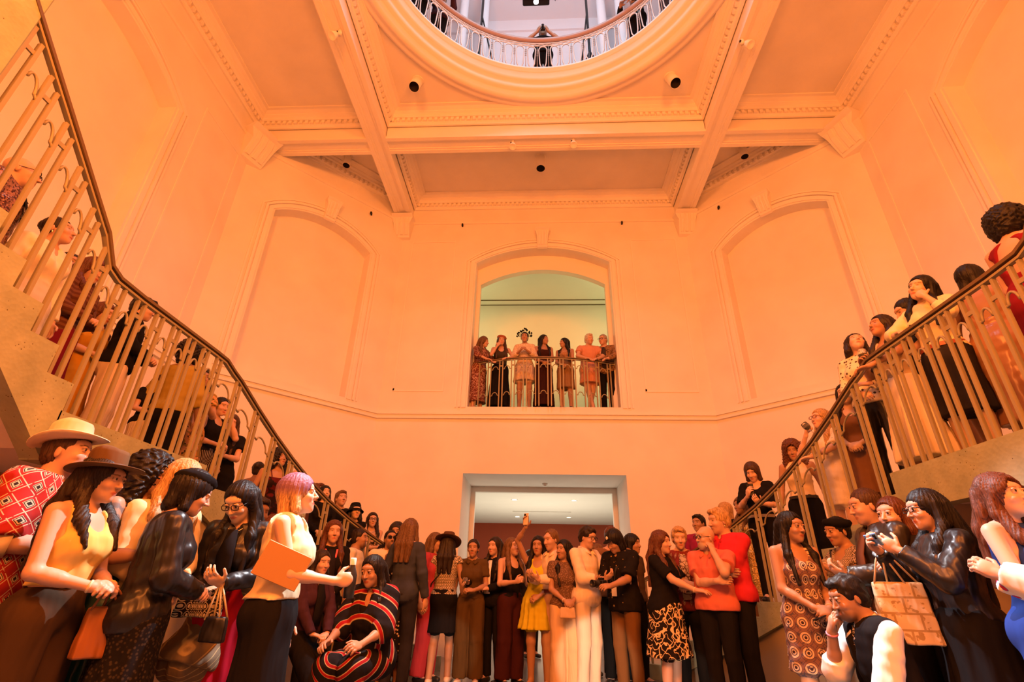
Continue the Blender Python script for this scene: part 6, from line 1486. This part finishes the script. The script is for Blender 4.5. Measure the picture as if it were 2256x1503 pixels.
p('dark-haired person in magenta behind the bald man', 1538, 1136, H=1.76, zone=1, face=-30, m=1, skin='tan', hair='black', hs='short', lod=1, top=('tee', ('plain', (.3, .02, .08))))
p('blond-haired person in black behind the tall man in red', 1596, 1110, H=1.70, zone=1, face=-60, skin='fair', hair='blond', hs='bob', lod=1, top=('jacket+neck=crew', K_))
p('woman with wavy brown hair and gold sequined dress leaning on the lower right stair', 1632, 1098, H=1.60, zone=1, face=-50, skin='tan', hair='lbrown', hs='wavy', lod=1, top=('tee+dress+hem=.4+w=.24', ('sequin', (.3, .2, .06), (.6, .45, .2))), bot=('none',))
C27 = p('woman with brown bob in black top looking at her phone on the right stair', 1652, 1022, H=1.66, zone=1, face=-10, skin='fair', hair='brown', hs='bob', lod=1, top=('tee+sl=.9+neck=scoop+hem=1.0', K_), bot=('pants', K_), arms=('phonelow', 'phone'), head=(-6, 26, 0), extras=(('belt', (.3, .25, .2)),), hold=[('phone', 1, 'dark phone held by the woman in black on the right stair', (.02, .02, .02))])
p('woman with curly brown hair in cream halter top on the right stair', 1742, 975, H=1.66, zone=1, face=-6, skin='tan', hair='auburn', hs='curly', lod=1, top=('tank+neck=halter+t=.012', ('plain', (.80, .66, .45))), bot=('wide', K_), arms=('down', 'down'), head=(0, 12, 0), extras=(('belt', (.02, .02, .02)),))
p('blond woman in red glasses and speckled white dress drinking red wine on the right stair', 1808, 905, H=1.68, zone=1, face=-48, skin='fair', hair='blond', hs='long', glasses='red', lod=1, top=('tee+sl=.9+dress+hem=.62+w=.19', ('speck', (.80, .72, .55), (.02, .018, .018), .8)), bot=('none',), arms=('rail', 'drink'), head=(0, -6, 0), hold=[('wine', 1, 'glass of red wine raised by the blond woman on the right stair', (.05, .002, .008), np.array([-.7, -.2, .7]))])
p('woman with long dark hair and fringe in brown dress on the right stair', 1858, 850, H=1.62, zone=1, face=-12, skin='asian', hair='black', hs='long', lod=1, top=('tank+dress+hem=.5+w=.22', ('plain', (.20, .10, .05))), bot=('none',), arms=('clasp', 'clasp'))
p('woman in ivory dotted lace blouse and black leather trousers looking up, right stair', 1880, 745, H=1.70, zone=1, face=-14, skin='fair', hair='dark', hs='midlong', lod=1, top=('blouse+hem=.92+sl=1.9', ('dots', (.80, .70, .52), (.08, .05, .03), .9)), bot=('pants', LE), arms=('waist', 'clasp'), head=(34, -22, 8), extras=(('earring',),))
p('woman with long dark hair and white pleated skirt, glass in hand, right landing', 1944, 700, H=1.66, zone=1, face=-46, skin='tan', hair='dark', hs='long', lod=1, top=('tank', ('plain', (.5, .4, .28))), bot=('skirt', ('plain', (.78, .68, .50)), dict(hem=.3, w=.25, pleat=.016, np=22)), arms=('rail', 'chest'), head=(0, -14, 0), hold=[('wine', 1, 'wine glass held by the woman in white pleated skirt at the right landing', (.3, .15, .08))])
p('woman with dark tied-back hair in olive top and black shorts, right landing rail', 1984, 664, H=1.70, zone=1, face=-66, skin='light', hair='black', hs='bun', lod=1, lean=12, top=('tee+hem=.92', ('plain', (.075, .07, .045))), bot=('shorts', K_, dict(len=.6)), arms=('rail', 'chin'), head=(0, 10, 0))
p('woman with long black hair tilting her head in cream blouse, right landing', 2032, 612, H=1.70, zone=1, face=-22, skin='asian', hair='black', hs='long', lod=1, top=('blouse+hem=.96', ('plain', (.80, .70, .45))), bot=('skirt', ('denim', (.02, .016, .016), (.035, .03, .03)), dict(hem=.42, w=.2, top=1.0)), arms=('chin', 'rail'), head=(-6, -4, 16), extras=(('belt', (.3, .06, .03)),))
p('woman with black bob in backless tan dress seen from behind at the right landing', 2128, 592, H=1.70, zone=1, face=164, skin='tan', hair='black', hs='bob', lod=1, fat=1.08, top=('tank+neck=openback+dress+hem=.3+w=.2', ('satin', (.42, .22, .12))), bot=('none',), arms=('down', 'down'), shoes=BK_)
p('woman with short curly black hair in open-backed red dress seen from behind, far right', 2212, 474, H=1.72, zone=1, face=150, skin='light', hair='black', hs='afro', lod=1, fat=1.1, top=('tank+neck=openback+dress+hem=.1+w=.24', ('plain', (.22, .012, .022))), bot=('none',), arms=('clasp', 'down'), head=(20, 14, 0), glasses='black')
# --- near right group
D1 = p('woman with long black hair in sleeveless medallion print dress, hands clasped', 1735, 1132, H=1.68, face=30, skin='tan', hair='black', hs='long', lod=0, top=('tank+dress+hem=.56+w=.205+w2=.17+pleat=.002', ('medallion', (.22, .12, .10), (.62, .48, .34), 1.35, (.09, .07, .10))), bot=('none',), arms=('clasp', 'clasp'), head=(18, 3, 0), extras=(('earring',), ('bracelet', 0, (.8, .4, .2))), shoes=(.03, .02, .02))
held(D1, 'phone', 0, 'black phone in the hand of the woman in the medallion dress', (.01, .01, .012), 'flat')
D2 = p('person in black cap behind a camera with hands raised, checked top', 1838, 1142, H=1.70, face=-52, skin='tan', hair='black', hs='bun', hat=('beret', (.01, .01, .012)), lod=0, top=('tee+neck=scoop', ('tile', (.03, .025, .02), (.5, .4, .28), 2.2)), bot=('pants', K_), arms=('clap', 'clap'), head=(0, 8, 0), extras=(('bracelet', 1, (.9, .3, .2)), ('strapbag', 1, (.02, .02, .02))))
p('grey-haired man in brown leather jacket and brown t-shirt looking left', 1896, 1080, H=1.80, face=-62, m=1, fat=1.05, skin='light', hair='brown', hs='crop', lod=0, top=('jacket+t=.03+hem=.86', ('leather', (.025, .020, .016))), bot=('pants', K_), arms=('phonelow', 'clasp'), head=(-5, 10, 0), extras=(('open_front', ('plain', (.16, .085, .06)), .9),), hold=[('wine', 1, 'wine glass held low by the man in the brown leather jacket', (.2, .05, .03))])
D5 = p('red-haired woman in black looking over the blue phone', 1958, 1100, H=1.71, face=-28, skin='fair', hair='auburn', hs='midlong', lod=0, top=('jacket+neck=crew', K2), bot=('pants', K_), arms=('chest', 'clasp'), head=(-4, 2, 0))
D6 = p('woman with long black hair and fringe, glasses and black leather biker jacket facing left', 2030, 1084, H=1.67, face=-60, fat=1.12, skin='light', hair='black', hs='longf', glasses='black', lod=0, top=('jacket+neck=crew+hem=.97+t=.022', LE), bot=('skirt', K_, dict(hem=.25, w=.25, pleat=.008, top=1.04)), arms=(((.10, -.30, 1.33), (-.4, -.7, .6), (-.5, .5, 0), (.5, .2, -1), .8), ((.06, -.34, 1.34), (-.3, -.7, .6), (-.5, .5, 0), (.5, .2, -1), .9)), head=(0, 4, 0))
held(D6, 'phone', 1, 'blue phone held sideways by the woman in the biker jacket', (.12, .30, .62), 'wide')
held(D6, 'bag', 1, 'cream tote bag with brown printed panels on the arm of the leather-jacketed woman', (.05, .0, -.17), (.30, .33, .10), ('panels', (.62, .50, .32), (.36, .26, .13), 1.0), (.62, .48, .30), -20, 'tote_bag')
p('woman with reddish-brown hair in blue jumpsuit laughing to the right', 2180, 1055, H=1.68, face=60, skin='fair', hair='auburn', hs='wavy', lod=0, top=('tank+neck=halter+hem=.96', ('plain', (.02, .045, .20))), bot=('wide', ('plain', (.03, .07, .34)), dict(top=1.06)), arms=('chest', 'chest'), head=(-4, -8, 0), extras=(('earring',), ('bracelet', 1, (.8, .6, .4))))
p('person in white sleeve with red and blue flower print at the right picture edge', 2352, 1080, D=2.4, face=-82, skin='light', hair='brown', hs='bob', lod=0, top=('blouse+sl=1.95+t=.05', ('bloom', (.82, .80, .76), (.60, .03, .05), 2.0, (.06, .12, .42))), bot=('skirt', ('bloom', (.82, .80, .76), (.60, .03, .05), 2.0, (.06, .12, .42)), dict(hem=.2)), arms=('fwdhi', 'fwdhi'))
DM = p('crouching man in white shirt and black waistcoat with hand at his mouth', 1850, 1272, D=3.15, face=-66, m=1, skin='tan', hair='black', hs='short', beard=1, legs='crouch', lean=14, lod=0, top=('shirt+sl=1.3+hem=.9+t=.026', ('plain', (.84, .80, .76))), over=('tank+neck=v+hem=.95+t=.036', K_), bot=('pants', K_), arms=('knee', 'chin'), head=(6, 4, 0), extras=(('bracelet', 1, (.8, .25, .35)),), shoes=BK_)
# --- balcony over the doorway
BZ = dict(z0=ZSILL, lod=2)
YB = YC+RIN+.27
def bp(label, u, v, **kw):
    d = ray(u, v); p(label, u, v, D=YB/d[1], z0=ZSILL, lod=2, **kw)
bp('woman with long light hair in patterned wrap, far left of the seven on the balcony', 1066, 744, face=40, skin='light', hair='lbrown', hs='wavy', top=('blouse+sl=1.5+dress+hem=.2+w=.2', ('scribble', (.16, .05, .04), (.5, .3, .22), 1)), bot=('none',), arms=('rail', 'rail'), lean=8, head=(30, 0, 0))
bp('woman in headscarf and long black skirt on the balcony, second from the left', 1105, 741, face=5, skin='light', hair='brown', hs='long', hat=('beret', (.35, .12, .06)), top=('tank', ('plain', (.05, .04, .03))), bot=('skirt', K_, dict(hem=.1, w=.25)), arms=('rail', 'chin'), lean=8)
bp('woman in black flower headpiece and white fringed dress on the balcony', 1156, 734, face=-5, skin='tan', hair='black', hs='bun', hat=('fascinator', (.008, .008, .010)), top=('blouse+sl=1.6+dress+hem=.62+w=.23', ('fringe', (.55, .42, .30), (.85, .72, .55))), bot=('none',), arms=('chest', 'chest'), lean=4)
bp('woman with long black hair in dark plum slip dress on the balcony', 1197, 740, face=10, skin='tan', hair='black', hs='long', top=('cami+dress+hem=.1+w=.22', ('plain', (.04, .014, .012))), bot=('none',), head=(40, 0, 0), arms=('clasp', 'clasp'))
bp('woman with dark hair in strapless tan dress, third from the right on the balcony', 1244, 747, face=-10, skin='tan', hair='black', hs='long', top=('cami+dress+hem=.5+w=.2', ('plain', (.28, .17, .08))), bot=('none',), head=(-50, 0, 0), arms=('phonelow', 'clasp'))
bp('older man with white hair in short pink tunic leaning on the balcony rail', 1297, 737, face=10, m=1, skin='light', hair='white', hs='short', top=('tee+hem=.62+w=.21+flow', ('plain', (.62, .30, .20))), bot=('none',), arms=('rail', 'rail'), lean=12, head=(20, 0, 0), legs='cross')
bp('man in glasses with patterned jacket and black trousers, far right of the balcony', 1328, 738, face=-10, m=1, skin='light', hair='grey', hs='crop', glasses='black', top=('jacket', ('scribble', (.30, .18, .09), (.08, .05, .03), .8)), bot=('pants', K_), arms=('rail', 'folded'), lean=12, head=(-20, 0, 0), extras=(('open_front', ('plain', (.05, .04, .04))),))
# --- upper floor
def upn(label, u, v, H, **kw):
    """feet pixel on the rim of the upper floor -> stand just behind the railing"""
    d = ray(u, v); q = CAMP+d*((ZU-CH)/d[2]); a = math.atan2(q[0], q[1]-YC); hx, hy = 3.16*math.sin(a), YC+3.16*math.cos(a)
    w_ = np.array([hx, hy, ZU+H])-CAMP; D = w_@CF
    return p(label, 1128+CAMF*(w_@CR)/D, 751.5-CAMF*(w_@CU)/D, D=D, z0=ZU, lod=2, **kw)
F1 = upn('photographer in black t-shirt aiming a camera down over the upper railing', 1197, 157, 1.88, face=0, m=1, skin='tan', hair='black', hs='crop', top=('tee', K_), bot=('pants', K_), arms=(((.10, -.22, 1.33), (-.4, -.5, .7), (-.5, .5, .2), (.9, -.2, -1), .9),)*2, head=(0, 14, 0), lean=2)
held(F1, 'camera', 0, 'black camera pointed down by the photographer at the upper railing', (0, -.7, -.6), .72)
upn('person in dark patterned clothes at the upper railing, far left', 925, 55, 1.75, face=30, m=1, skin='tan', hair='dark', hs='short', top=('long', ('speck', (.02, .018, .03), (.2, .08, .05), .5)), bot=('pants', K_), arms=('rail', 'rail'))
upn('person in black with one hand raised at the upper railing, left', 968, 95, 1.72, face=10, m=1, skin='tan', hair='dark', hs='short', top=('long', ('plain', (.05, .02, .03))), bot=('pants', K_), arms=('fwdhi', 'rail'))
upn('person in black trousers leaning at the upper railing, right', 1405, 100, 1.75, face=-25, m=1, skin='tan', hair='dark', hs='short', top=('long', K_), bot=('pants', K_), arms=('rail', 'rail'))
upn('person in grey at the upper railing, far right', 1478, 50, 1.72, face=-35, skin='tan', hair='dark', hs='long', top=('long', ('plain', (.06, .06, .08))), bot=('pants', ('plain', (.08, .08, .1))), arms=('rail', 'rail'))
# silver stanchion by the white-shirted man, wall bench
d = ray(897, 1490); q = CAMP+d*(-CH/d[2]); d2 = ray(907, 1238); q2 = CAMP+d2*(q[1]/d2[1])
t = empty('walking_stick', (q[0], q[1], 0), 0, 'thin chrome pole standing on the floor right of the man in the white shirt', 'pole')
mb = MB(); mb.tube([(0, 0, .02), (q2[0]-q[0], 0, q2[2])], .012, 10); mb.build('shaft', plain('chrome', (.8, .75, .7), .15, .95), t); mb = MB(); mb.lathe([(0, .0), (.018, 0), (.016, .03), (0, .03)], 12); mb.build('rubber_foot', M_BLACK, t)
